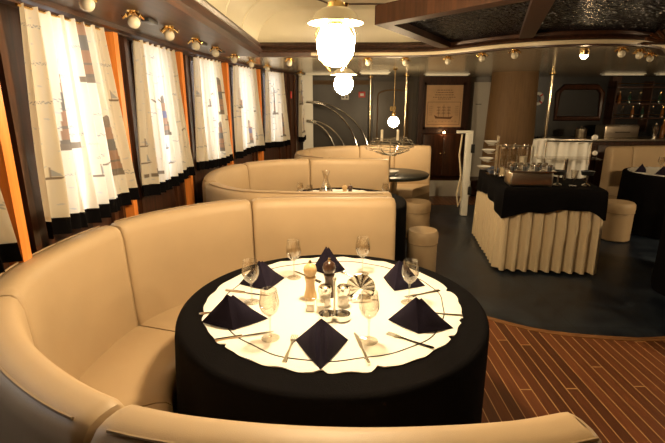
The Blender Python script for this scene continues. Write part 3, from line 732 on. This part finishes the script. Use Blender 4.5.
# ============================================================ CURTAINS
def paint(u, v, wd, ht, motifs, rnd):
    x = u*wd; z = v*ht                       # metres from the left edge and from the top
    c = [.80,.74,.62]
    s = math.sin(x*60+6*math.sin(z*9))*math.sin(z*95+4*math.sin(x*17))
    if s > .93: c = [.58,.60,.62]
    for kind, mx, mz, sc in motifs:
        dx = (x-mx)/sc/1.25; dz = (mz-z)/sc           # dz up from the motif foot
        if kind == 0:                          # lighthouse
            if 0 <= dz <= 1 and abs(dx) < .17-.07*dz:
                c = [.24,.09,.025] if dz < .48 or dz > .74 else [.010,.02,.16] if rnd else [.02,.02,.03]
                if dz < .06: c = [.05,.03,.02]
                if .22 < dz < .26: c = [.06,.035,.02]
            elif 1 < dz < 1.16 and abs(dx) < .07: c = [.10,.055,.03]
            elif 1.16 <= dz < 1.26 and abs(dx) < .09-(dz-1.16)*.8: c = [.12,.08,.06]
            elif -.10 < dz <= 0 and abs(dx) < .36+.1*math.sin(dx*30): c = [.09,.055,.03]
        elif kind == 1:                        # small sailing boat
            if 0 < dz < .1 and abs(dx) < .3-(.1-dz): c = [.10,.055,.03]
            elif .1 <= dz < .6 and abs(dx) < .015: c = [.2,.14,.1]
            elif .14 < dz < .55 and 0 < dx < .22*(1-(dz-.14)/.41): c = [.32,.36,.42]
        elif kind == 2:                        # knot or gull mark
            if abs(dz-.15*math.sin(dx*9)) < .05 and abs(dx) < .35: c = [.14,.09,.055]
        else:                                  # writing-like scribble
            if abs(dz-.05*math.sin(dx*70)-.02*math.sin(dx*31)) < .028 and abs(dx) < .7: c = [.26,.29,.34]
    return [.80*.22+c[0]*.78,.74*.22+c[1]*.78,.62*.22+c[2]*.78]
def curtain(label, Ya, Yb, zt, zb, seed, res, big=None, nfold=7, skew=.03, amp=.022):
    rnd = random.Random(seed); wd = (Yb-Ya)*1.45; ht = zt-zb; hem = .075
    root = thing('curtain', label, 'curtain', tuple(wallpt((Ya+Yb)/2, .12)[:2])+(zb,), 0, 'printed curtains along the left windows')
    mot = []
    for k in range(9): mot.append((rnd.choice([1,1,2,3]), rnd.uniform(.03,wd-.03), rnd.uniform(.1,ht-.12), rnd.uniform(.08,.13)))
    for k in range(14): mot.append((3, rnd.uniform(.05,wd-.05), rnd.uniform(.05,ht-.08), rnd.uniform(.06,.1)))
    lh = big or [(rnd.uniform(.1,wd-.1), rnd.uniform(.3,.5)*ht+.1, rnd.uniform(.20,.26)), (rnd.uniform(.1,wd-.1), .85*ht, rnd.uniform(.20,.26))]
    for m in lh: mot.append((0,*m))
    nu, nv = res; ph = rnd.uniform(0,6); p2 = rnd.uniform(0,6)
    def pos(u, v):
        fa = amp*(.55+.75*v)
        fold = fa*math.sin(2*PI*nfold*u+ph+.5*math.sin(3*v))+fa*.45*math.sin(2*PI*nfold*2.3*u+p2+v*1.5)
        Y = Ya+(Yb-Ya)*(u+.012*math.sin(2*PI*nfold*u+ph+1.3))+skew*v*(u-.25)*2
        Ym = Ya+(Yb-Ya)*.5; Y = Ym+(Y-Ym)*(.84+.18*v)
        z = zt-v*ht+ (.006*math.sin(2*PI*nfold*u+ph) if v < .02 else 0) + (.012*math.sin(5*u+p2) if v > .9 else 0)
        return wallpt(Y, .085+fold*1.15+.015*v, z)
    vh = 1-hem/ht
    def grid(v0, v1, n):
        vs = [pos(i/nu, v0+(v1-v0)*j/n) for j in range(n+1) for i in range(nu+1)]
        fs = [(j*(nu+1)+i, j*(nu+1)+i+1, (j+1)*(nu+1)+i+1, (j+1)*(nu+1)+i) for j in range(n) for i in range(nu)]
        return vs, fs
    vs, fs = grid(0, vh, nv)
    o = sub('printed_panel', MB().add(vs, fs, True), M_curtain, root, True)
    ca = o.data.color_attributes.new('print', 'FLOAT_COLOR', 'POINT'); k = 0
    # recalc keeps vertex order
    for j in range(nv+1):
        for i in range(nu+1):
            ca.data[k].color = (*paint(i/nu, vh*j/nv, wd, ht, mot, seed % 2 == 1), 1); k += 1
    vs, fs = grid(vh, 1.0, 4); e = sub('hem', MB().add(vs, fs, True), M_black, root, True); e['label'] = 'black hem band'
    rd = MB().tube([wallpt(Ya+.04+(Yb-Ya-.08)*i/8, .085, zt-.004) for i in range(9)], .006, 8); sub('rod', rd, M_brass, root, True)
    return root
CW = [(.95,1.575,'nautical print curtain at the left frame edge, only its right side in view'),
      (1.84,2.585,'nearest full nautical print curtain with lighthouses, above the nearest banquette'),
      (2.88,3.66,'nautical print curtain on the second full window from the front'),
      (3.97,4.68,'nautical print curtain on the third full window from the front'),
      (4.94,5.68,'nautical print curtain on the fourth full window from the front'),
      (5.87,6.53,'nautical print curtain on the fifth full window, farthest wide one'),
      (7.0,7.18,'narrow sliver of print curtain by the chrome arcs')]
for i, (a, b, l) in enumerate(CW):
    res = [(120,130),(300,330),(180,200),(120,130),(90,110),(80,100),(30,60)][i]
    big = [(.72,.48,.27),(.30,.42,.25),(.62,.80,.22),(.22,.75,.12)] if i == 1 else None
    if i == 1: big = [(.30,.55,.30),(.70,.25,.26),(.86,.74,.24)]
    curtain(l, a, b, 1.992, 1.05 if i < 2 else 1.02, 11+i*2-(i % 2), res, big)

# ============================================================ BACK OF THE ROOM (y about 8.2)
YB = RY1-.12
struct('trim_%d' % tr, MB().box(-.47,-.31,7.24,7.32,0,2.03), M_whitep); tr += 1
# dark panel door with arched moulding
d = MB().box(.72,1.42,YB-.04,YB,.0,1.95); dr = struct('door_1', d, M_doorp)
ar = [(.80,YB-.045,.15),(.80,YB-.045,1.72)]+[(1.07-.27*math.cos(a),YB-.045,1.72+.09*math.sin(a)) for a in [PI*i/10 for i in range(1,10)]]+[(1.34,YB-.045,1.72),(1.34,YB-.045,.15)]
sub('arched_moulding', MB().tube(ar, .012, 6, True), M_column, dr); sub('door_plate', MB().box(1.02,1.12,YB-.05,YB-.04,1.45,1.53), M_brass, dr)
struct('trim_%d' % tr, MB().box(-.5,.66,YB-.02,YB,1.90,1.97), M_column); tr += 1
for x, l in [(.66,'polished brass pole left of the arched dark door'),(1.20,'polished brass pole in front of the arched dark door, right of the centrepiece')]:
    t = thing('brass_pole', l, 'pole', (x, 8.1 if x < 1 else 7.6,0)); sub('shaft', MB().tube([(0,0,.02),(0,0,2.0)], .022, 12), M_pole, t)
    sub('collar', MB().lathe([(.05,0.0),(.05,.02),(.024,.03)], n=16), M_brass, t); sub('top_collar', MB().lathe([(.024,1.99),(.05,2.01),(.05,2.028)], n=16), M_brass, t)
t = thing('brass_pole', 'polished brass pole right of the brown column behind the buffet', 'pole', (3.28,7.0,0)); sub('shaft', MB().tube([(0,0,.02),(0,0,2.0)], .024, 12), M_pole, t)
sub('collar', MB().lathe([(.05,0.0),(.05,.02),(.026,.03)], n=16), M_brass, t); sub('top_collar', MB().lathe([(.026,1.99),(.05,2.01),(.05,2.028)], n=16), M_brass, t)
# wall boxes
t = thing('socket_box', 'white double socket box high on the dark far wall below the second lamp', 'socket box', (.22,YB,1.64))
sub('plate', MB().box(-.07,.07,-.03,0,0,.09,bev=.006), M_whitep, t)
for x in (-.03,.03): sub('outlet', MB().lathe([(.0001,0),(.018,0),(.018,.004),(.0001,.004)], n=14, M=Matrix.Translation((x,-.03,.045)) @ Matrix.Rotation(PI/2,4,'X')), M_blackp, t)
t = thing('fire_call_point', 'red call point box on the dark far wall right of the white socket box', 'call point', (.52,YB,1.68))
sub('box', MB().box(-.06,.06,-.04,0,0,.10,bev=.005), M_red, t); sub('plate', MB().box(-.03,.03,-.043,-.04,.03,.07), M_whitep, t)
o = MB().box(0,.02,-.04,.04,0,.10,bev=.004).build('fire_call_point', M_red); o.location = wallpt(6.78,.03,1.66); tag(o, 'small red box on the window pier beside the last curtain', 'call point')
# chrome arcs
for i, (x1, z0, z1, l) in enumerate([(.60,1.62,.9,'outer upper chrome arc sweeping down from the white post'),(.42,1.60,.9,'inner upper chrome arc sweeping down from the white post'),(.23,1.33,.9,'outer lower chrome arc under the upper pair'),(.06,1.31,.9,'inner lower chrome arc, smallest of all')]):
    x0 = -.41; pts = [(x0+(x1-x0)*math.sin(a), 7.25-.02*i, z1-.2+(z0-z1+.2)*math.cos(a)) for a in [PI/2*k/20 for k in range(21)]]
    tag(MB().tube(pts+[(x1,7.25-.02*i,.007)], .012, 8).build('chrome_arc', M_chrome), l+' behind the farthest banquette', 'chrome rail', 'chrome arcs behind the farthest banquette')
# wooden panel with cabinet doors and poster
struct('trim_%d' % tr, MB().box(1.52,2.42,YB-.05,YB,.28,2.03), M_dark); tr += 1
c = thing('wall_cabinet', 'reddish wood double-door cabinet under the ship poster', 'cabinet', (1.97,YB-.05,.30))
sub('body', MB().box(-.36,.36,-.10,0,0,.76), M_brown, c)
for s_ in (-1,1):
    dd = sub('door', MB().box(min(s_*.01,s_*.35),max(s_*.01,s_*.35),-.12,-.10,.02,.74,bev=.004), M_brown, c)
    sub('knob', MB().ball((s_*.04,-.135,.42), .015), M_brass, dd)
o = tag(struct('step_riser', MB().box(1.55,2.42,7.72,7.80,0,.27), M_whitep), kind='structure'); o.name = 'trim_%d' % tr; tr += 1
struct('floor_step', MB().box(1.0,3.0,7.80,YB,0,.27), M_dark)
p = thing('poster', 'framed antique sailing ship print hanging over the wood cabinet', 'poster', (1.97,YB-.05,1.16))
sub('sheet', MB().box(-.33,.33,-.02,-.006,0,.74), M_paper, p)
fr = MB()
for a in [(-.36,-.32,0-.03,.77),(.32,.36,-.03,.77)]: fr.box(a[0],a[1],-.03,0,a[2],a[3])
fr.box(-.36,.36,-.03,0,-.03,.01); fr.box(-.36,.36,-.03,0,.73,.77); sub('frame', fr, M_dark, p)
ink = MB(); y0, y1 = -.022, -.02
for k, (w_, z) in enumerate([(.26,.64),(.30,.60),(.34,.56),(.40,.52),(.22,.49)]):
    x = -w_/2
    rr = random.Random(k)
    while x < w_/2: q = rr.uniform(.015,.05); ink.box(x, min(x+q,w_/2), y0, y1, z, z+.010); x += q+.012
for (a0,a1,z) in [(-.29,.29,.05),(-.29,.29,.44)]: ink.box(a0,a1,y0,y1,z,z+.006)
ink.box(-.29,-.284,y0,y1,.05,.446); ink.box(.284,.29,y0,y1,.05,.446)
hull = [(-.14,.16),(.13,.15),(.17,.20),(.10,.185),(-.10,.19),(-.17,.22)]
ink.add([(x,y0,z) for x,z in hull]+[(x,y1,z) for x,z in hull], [list(range(6)), [6+i for i in range(6)][::-1]]+[(i,(i+1)%6,6+(i+1)%6,6+i) for i in range(6)])
for x, hh in [(-.09,.36),(0,.40),(.09,.36)]:
    ink.box(x-.003,x+.003,y0,y1,.18,hh)
    for z in (.24,.29,.34):
        if z < hh-.01:
            for q in range(3): ink.box(x-.035+q*.004,x+.035-q*.004,y0,y1,z+q*.010,z+q*.010+.004)
for k in range(9): ink.box(-.26+k*.058,-.23+k*.058,y0,y1,.10+.012*(k%2),.105+.012*(k%2))
for sx in (-1,1):
    for q in range(5): ink.box(sx*.23-.03,sx*.23+.03,y0,y1,.22+q*.035,.224+q*.035)
sub('engraving', ink, M_ink, p)
t = thing('picture_lamp', 'tiny glowing lamp just under the ship poster', 'lamp', (1.97,YB-.20,1.085))
sub('bulb', MB().ball((0,0,0), .018, 12, 8), M_spot2, t); sub('bracket', MB().tube([(0,.018,0),(0,.12,0),(0,.15,.03)], .006, 6), M_brass, t)
for x in (-.2,.2): pass
# pale panel
struct('wall_pale_panel', MB().box(2.50,3.02,YB-.03,YB,.27,1.94), mat('pale grey laminate', (.33,.30,.25), .5))
o = MB().box(0,.10,-.012,0,0,.012).build('wall_plaque', M_blackp); o.location = (2.54,YB-.03,1.56); tag(o, 'thin dark label strip on the pale wall panel', 'plaque')
# white gate by the buffet
g = thing('white_gate', 'narrow white gate post with black hinges left of the buffet', 'gate', (1.87,6.35,0))
sub('post', MB().box(.0,.09,-.04,.04,.007,1.19,bev=.006), M_whitep, g)
sub('top_rail', MB().box(-.13,.09,-.03,.03,1.19,1.225,M=Matrix.Identity(4)), M_whitep, g)
for z in (.32,.92): sub('hinge', MB().box(.07,.12,-.055,-.04,z,z+.12,bev=.004), M_blackp, g)
rp = MB().tube([(1.79,6.26,1.18),(1.77,6.26,.9),(1.81,6.25,.6),(1.77,6.26,.35),(1.80,6.26,.16),(1.84,6.26,.30),(1.81,6.27,.62)], .012, 8).build('hanging_rope', M_rope); tag(rp, 'coiled pale rope hanging from the white gate rail', 'rope')
for z_ in [0]: pass
# column
struct('wall_column', MB().lathe([(.39,0),(.365,.9),(.325,2.03)], (2.72,7.0,0), 48), M_column)
# lifebuoy
t = thing('lifebuoy', 'small white lifebuoy ring half hidden by the brown column', 'lifebuoy', (3.62,YB-.035,1.66))
ring_ = [(.09*math.cos(a),0,.09*math.sin(a)) for a in [2*PI*i/28 for i in range(28)]]
sub('ring', MB().tube(ring_, .028, 10, True), M_whitep, t)
for k in range(4):
    a = PI/4+k*PI/2; sub('band', MB().tube([(.09*math.cos(b),0,.09*math.sin(b)) for b in (a-.15,a,a+.15)], .030, 10), M_red, t)
# arched reddish frame and dark bar
fr = MB(); pts = [(3.98,YB-.02,1.32),(3.98,YB-.02,1.76),(4.08,YB-.02,1.86),(4.66,YB-.02,1.86),(4.76,YB-.02,1.76),(4.76,YB-.02,1.32)]
fr.tube(pts, .05, 8, True); struct('trim_%d' % tr, fr, M_brown); tr += 1
struct('trim_%d' % tr, MB().box(4.86,5.02,YB-.1,YB,0,2.03), M_brown); tr += 1
bc = thing('bar_cabinet', 'long dark bar back counter beneath the bottle shelves', 'bar counter', (5.0,7.45,0))
sub('carcass', MB().box(-1.3,1.25,-.02,.62,.007,.98), M_dark, bc); sub('worktop', MB().box(-1.33,1.28,-.05,.64,.98,1.02,bev=.008), M_steel, bc)
for k in range(4): sub('door', MB().box(-1.25+k*.62,-.67+k*.62,-.045,-.02,.08,.92,bev=.005), M_darkh, bc)
def bottle(label, x, y, z, h, r, m, group):
    t = thing('bottle', label, 'bottle', (x,y,z), 0, group)
    sub('glass_body', MB().lathe([(.0001,0),(r,0),(r,h*.6),(r*.4,h*.76),(r*.32,h*.95),(.0001,h*.95)], n=14), m, t)
    sub('cap', MB().lathe([(r*.4,h*.93),(r*.4,h),(.0001,h)], n=12), M_brass, t); return t
sh = thing('bar_shelves', 'dark three-tier bar shelving with brass rails on the far right wall', 'shelving', (5.3,YB,1.1))
sub('back_board', MB().box(-.45,.85,-.02,0,.0,.85), M_blackp, sh)
for k, z in enumerate((.22,.46,.74)):
    q = sub('shelf', MB().box(-.45,.85,-.26,-.02,z,z+.02), M_brown, sh)
    sub('rail', MB().tube([(-.45,-.25,z+.07),(.85,-.25,z+.07)], .006, 6), M_brass, q)
for x in (-.45,.17,.83): sub('upright', MB().box(x,x+.02,-.26,0,0,.85), M_dark, sh)
for k in range(13):
    lv = k % 2; z = 1.1+(.22,.46)[lv]+.02; x = 4.92+k*.088
    if abs(x-5.48) < .03: x += .05
    bottle('dark bottle on the %s bar shelf, %s' % (['lower','middle'][lv], ['first from the left','second from the left','third from the left','fourth from the left','fifth from the left','sixth from the left','at the right end'][k//2]), x, YB-.14, z, .19, .028, [M_green,M_amber,M_glass][k % 3], 'bottles on the bar shelves')
for k in range(6):
    bottle('amber bottle at the right end of the bar counter, %s' % ['leftmost','second','third','fourth','fifth','rightmost'][k], 5.62+k*.085, 7.75-.07*(k % 2), 1.02, .30+.04*(k % 3), .036, [M_amber,M_amber,M_glass][k % 3], 'amber bottles on the bar counter')
t = thing('steel_warmer', 'low stainless steel box on the bar counter under the shelves', 'steel box', (4.82,7.75,1.02))
sub('housing', MB().box(-.27,.30,-.15,.15,.0,.20,bev=.012), M_steel, t); sub('lid', MB().box(-.26,.29,-.14,.14,.20,.222,bev=.008), M_chrome, t)
sub('handle', MB().tube([(-.10,-.155,.10),(-.10,-.18,.10),(.13,-.18,.10),(.13,-.155,.10)], .006, 6), M_blackp, t)
t = thing('steel_shaker', 'shiny steel cocktail shaker on the bar counter near the bottles', 'cocktail shaker', (5.40,7.62,1.02))
sub('body', MB().lathe([(.0001,0),(.035,0),(.048,.16),(.0001,.16)], n=18), M_chrome, t); sub('cap', MB().lathe([(.048,.16),(.04,.2),(.02,.22),(.02,.25),(.0001,.25)], n=18), M_chrome, t)
t = thing('steel_urn', 'dark round steel pot beside the low steel box behind the buffet display', 'pot', (4.16,7.62,1.02))
sub('body', MB().lathe([(.0001,0),(.08,0),(.09,.02),(.09,.15),(.0001,.15)], n=24), M_steel, t); sub('lid', MB().lathe([(.092,.15),(.08,.17),(.02,.18),(.015,.2),(.0001,.2)], n=24), M_chrome, t)
# ceiling fluorescent fittings
for x0, x1, y, l in [(4.15,4.75,7.2,'long fluorescent strip on the soffit above the bar counter'),(4.95,5.6,7.15,'long fluorescent strip on the soffit nearest the right frame edge'),(.42,.82,6.9,'short fluorescent strip on the soffit above the farthest banquette'),(1.45,2.1,7.3,'fluorescent strip on the soffit above the ship poster'),(-.38,.12,7.1,'fluorescent strip on the soffit at the far left')]:
    t = thing('ceiling_light', l, 'ceiling light', ((x0+x1)/2,y,ZSO-.03)); hw = (x1-x0)/2
    sub('diffuser', MB().box(-hw,hw,-.05,.05,0,.018,bev=.006), M_tube, t); sub('frame', MB().box(-hw-.02,hw+.02,-.06,.06,.018,.0295), M_whitep, t)
# shell ornament under the canopy edge
t = thing('shell_ornament', 'dark ribbed fan ornament under the ceiling edge at the upper right', 'ceiling ornament', (2.42,3.30,2.075))
sub('back_plate', MB().box(-.22,.22,-.01,.03,-.012,0), M_dark, t)
fan = MB()
for k in range(11):
    a = PI*(k+.5)/11; fan.tube([(.03*math.cos(a),0,0-.004),(.20*math.cos(a),0,-.004-.0*math.sin(a)+.12*math.sin(a)-.02)], [.006,.014], 6)
t.location = (2.42,3.42,2.03); sub('ribs', fan, M_brown, t)

# ============================================================ BUFFET
BA = math.radians(-7.5); BX, BY, BH = 1.63, 4.13, .84; BW, BL = .87, 1.22
bt = thing('buffet_table', 'long buffet table under black overlay and cream pleated skirting', 'table', (BX,BY,0), BA)
sub('tabletop', MB().box(.02,BW-.02,.02,BL-.02,BH-.04,BH-.006), M_tabletop, bt)
for x in (.07,BW-.07):
    for y in (.07,BL-.07): sub('leg', MB().box(x-.02,x+.02,y-.02,y+.02,.007,BH-.04), M_steel, bt)
def perim(n_per=.0085):
    cs = [(0,0),(BW,0),(BW,BL),(0,BL)]; out = []
    for i in range(4):
        a = Vector(cs[i]); b = Vector(cs[(i+1)%4]); L = (b-a).length; k = int(L/n_per); d = (b-a).normalized(); nn = Vector((d.y,-d.x))
        for q in range(k): out.append((a+d*(L*q/k), nn, L*q/k+i*3.3))
    return out
vs = []; fs = []; P = perim(); m = len(P)
for p, nn, s_ in P:
    ph = (s_ % .105)/.105; tri = .5+.5*math.tanh(2.2*math.sin(2*PI*ph))
    for z, k in [(BH-.02,.3),(BH-.15,.7),(.4,1.0),(.03,1.25)]:
        o_ = -.012+.050*k*tri+.003*k*math.sin(s_*11); q = p+nn*o_; vs.append((q.x,q.y,z))
for i in range(m):
    j = (i+1)%m
    for k in range(3): fs.append((i*4+k,j*4+k,j*4+k+1,i*4+k+1))
sk = MB().add(vs, fs, False).build('table_skirt', M_skirt); sk.location = (BX,BY,0); sk.rotation_euler = (0,0,BA); tag(sk, 'cream pleated skirting hanging around the buffet table to the floor', 'table skirt')
# black overlay
vs = [(BW/2,BL/2,BH)]; fs = []; rows = 6
for p, nn, s_ in P:
    c = min(p.x,BW-p.x); c2 = min(p.y,BL-p.y); dc = math.hypot(c,c2); drop = .20+.09*math.exp(-dc/.09)+.02*math.sin(s_*7)+.008*math.sin(s_*23)
    ctr = Vector((BW/2,BL/2)); dr_ = nn
    corner = math.exp(-dc/.05); v = (p-ctr).normalized()
    for k, (o_, z) in enumerate([(-.02,BH+.002),(.012,BH+.0),(.034,BH-.02),(.042,BH-drop*.4),(.047+.008*math.sin(s_*19),BH-drop*.7),(.05+.012*math.sin(s_*19),BH-drop)]):
        q = p+(nn*(1-corner)+v*corner)*o_; vs.append((q.x,q.y,z))
for i in range(m):
    j = (i+1)%m; fs.append((0,1+i*rows,1+j*rows))
    for k in range(rows-1): fs.append((1+i*rows+k,1+i*rows+k+1,1+j*rows+k+1,1+j*rows+k))
ov = MB().add(vs, fs, True).build('tablecloth', M_black); ov.location = (BX,BY,0); ov.rotation_euler = (0,0,BA); tag(ov, 'black overlay cloth with drooping corners on the buffet table', 'tablecloth')
RB = Matrix.Translation((BX,BY,BH+.003)) @ Matrix.Rotation(BA,4,'Z')
def bl(x, y, z=0): return tuple(RB @ Vector((x,y,z)))
# steel cutlery box with cups
t = thing('cutlery_box', 'shiny steel box at the front left of the buffet holding cups', 'steel box', bl(.23,.17), BA)
sub('housing', MB().box(-.19,.20,-.12,.12,.0,.14,bev=.02), M_steel, t)
tr_m = MB().box(-.205,.215,-.135,.135,.14,.152,bev=.004); sub('tray', tr_m, M_chrome, t)
nth = ['first','second','third','fourth','fifth','sixth','seventh']
for j in range(2):
    for i in range(7):
        x, y, z = bl(.23-.165+i*.056, .17-.07+j*.13, .153)
        q = thing('spice_jar', 'small steel-lidded jar on the buffet box, %s row, %s from left' % (['front','rear'][j], nth[i]), 'jar', (x,y,z), 0, 'jars on the buffet steel box')
        sub('jar', MB().lathe([(.0001,0),(.020,0),(.022,.03),(.018,.035),(.0001,.035)], n=14), M_glass if (i+j) % 2 else M_blackp, q)
        sub('lid', MB().lathe([(.021,.034),(.022,.046),(.015,.054),(.0001,.056)], n=14), M_chrome, q)
# bowl rack
t = thing('bowl_rack', 'tiered chrome rack at the left rear of the buffet carrying white bowls', 'rack', bl(.0,.74), BA)
sub('upright', MB().tube([(.06,0,.0),(.06,0,.42)], .007, 8).tube([(.06,0,.42),(.06,.07,.42),(.06,.07,0)], .007, 8), M_chrome, t)
sub('base', MB().box(-.03,.10,-.04,.10,.0,.012), M_chrome, t)
for k in range(4): sub('arm', MB().tube([(.06,0,.06+k*.09),(-.05,0,.05+k*.09)], .004, 6), M_chrome, t)
for k in range(4):
    x, y, z = bl(-.005-.05*(3-k)*.35-.02, .72, .062+k*.09)
    o = MB().lathe([(.0001,0),(.03,0),(.075,.035),(.072,.037),(.03,.006),(.0001,.005)], n=24).build('bowl', M_porc); o.location = (x,y,z); tag(o, 'white porcelain bowl on the buffet rack, %s tier' % ['lowest','second','third','topmost'][k], 'bowl', 'bowls on the buffet rack')
# glass cylinders in a frame
t = thing('dispenser_frame', 'chrome frame around the glass cylinders behind the steel box', 'rack', bl(.20,.62), BA)
f = MB()
for x in (-.15,.15):
    for y in (-.06,.07): f.tube([(x,y,0),(x,y,.34)], .006, 8)
for z in (.02,.33):
    f.tube([(-.15,-.06,z),(.15,-.06,z),(.15,.07,z),(-.15,.07,z)], .005, 6, True)
sub('frame', f, M_chrome, t)
for i, x in enumerate((-.095,0,.095)):
    q = thing('glass_cylinder', 'tall glass cylinder in the chrome frame, %s' % ['left','middle','right'][i], 'glass cylinder', bl(.20+x,.625), 0, 'glass cylinders on the buffet')
    sub('cylinder', MB().lathe([(.0001,.002),(.040,.002),(.040,.30),(.037,.30),(.037,.008),(.0001,.008)], n=22), M_glass, q)
    sub('lid', MB().lathe([(.042,.30),(.042,.318),(.02,.325),(.01,.35),(.0001,.352)], n=22), M_chrome, q)
    sub('contents', MB().lathe([(.0001,.01),(.035,.01),(.035,.10+.06*i),(.0001,.10+.06*i)], n=18), [M_candle, M_paper, M_salt][i], q)
# white cloth backdrop with shelf
t = thing('display_stand', 'tall display stand draped in white cloth at the right of the buffet', 'display stand', bl(.635,.47), BA)
vs = []; fs = []; n = 60
def dr(u, v):
    x = -.26+.54*u; return (x+.03*(v-.5)*(u-.5), .06+.012*math.sin(u*34)+.02*v+(.015*math.sin(u*9)), .40-.38*v+.012*math.sin(u*6))
for j in range(9):
    for i in range(n+1): vs.append(dr(i/n, j/8))
fs = [(j*(n+1)+i,j*(n+1)+i+1,(j+1)*(n+1)+i+1,(j+1)*(n+1)+i) for j in range(8) for i in range(n)]
# give the drape a return over the top and a back sheet
top0 = len(vs)
for i in range(n+1): x,y,z = dr(i/n,0); vs.append((x,.17,z)); 
for i in range(n+1): x,y,z = dr(i/n,1); vs.append((x,.19,z))
for i in range(n): fs.append((i,i+1,top0+i+1,top0+i)); fs.append((top0+i,top0+i+1,top0+n+1+i+1,top0+n+1+i))
sub('drape', MB().add(vs, fs, True), M_white, t)
f = MB()
for x in (-.20,.22): f.tube([(x,-.08,0),(x,-.08,.40)], .006, 8)
f.tube([(-.20,-.08,.40),(.22,-.08,.40)], .008, 8); f.tube([(.22,-.08,.40),(.25,-.08,.43)], .008, 8)
sub('frame', f, M_chrome, t)
sub('shelf', MB().box(-.29,.29,-.20,.03,.235,.243), M_glass, t)
sub('pedestal', MB().tube([(0,-.1,.0),(0,-.1,.235)], .018, 10), M_chrome, t)
sub('finial', MB().ball((.24,-.08,.44), .028), M_porc, t); sub('finial', MB().ball((.26,-.08,.29), .024), M_porc, t)
for i, x in enumerate((-.13,.13)):
    q = thing('condiment_tray', 'dark dish under the glass shelf of the display stand, %s one' % ['left','right'][i], 'dish', bl(.65+x,.20), 0, 'dark dishes on the buffet')
    sub('dish', MB().lathe([(.0001,.10),(.05,.10),(.062,.14),(.058,.14),(.048,.106),(.0001,.106)], n=22), M_blackp, q); sub('foot', MB().lathe([(.04,0),(.035,.008),(.01,.02),(.01,.10)], n=18), M_chrome, q)
q = thing('serving_glass', 'stemmed glass between the two dark dishes on the buffet', 'glass', bl(.65,.17))
sub('bowl', MB().lathe([(.0001,.06),(.025,.07),(.035,.15),(.033,.15),(.023,.075),(.0001,.065)], n=20), M_glass, q); sub('stem', MB().lathe([(.035,0),(.034,.004),(.005,.01),(.005,.06)], n=18), M_glass, q)
for i, (x,y) in enumerate([(.09,.93),(.08,1.14)]):
    o = MB().box(-.07,.07,-.09,.09,0,.03,bev=.008).build('folded_napkin', mat('slate blue linen', (.07,.09,.15), .85)); o.location = bl(x,y); o.rotation_euler = (0,0,BA+.2*i); tag(o, 'slate blue folded napkin at the left edge of the buffet, %s one' % ['nearer','farther'][i], 'napkin', 'blue napkins on the buffet')
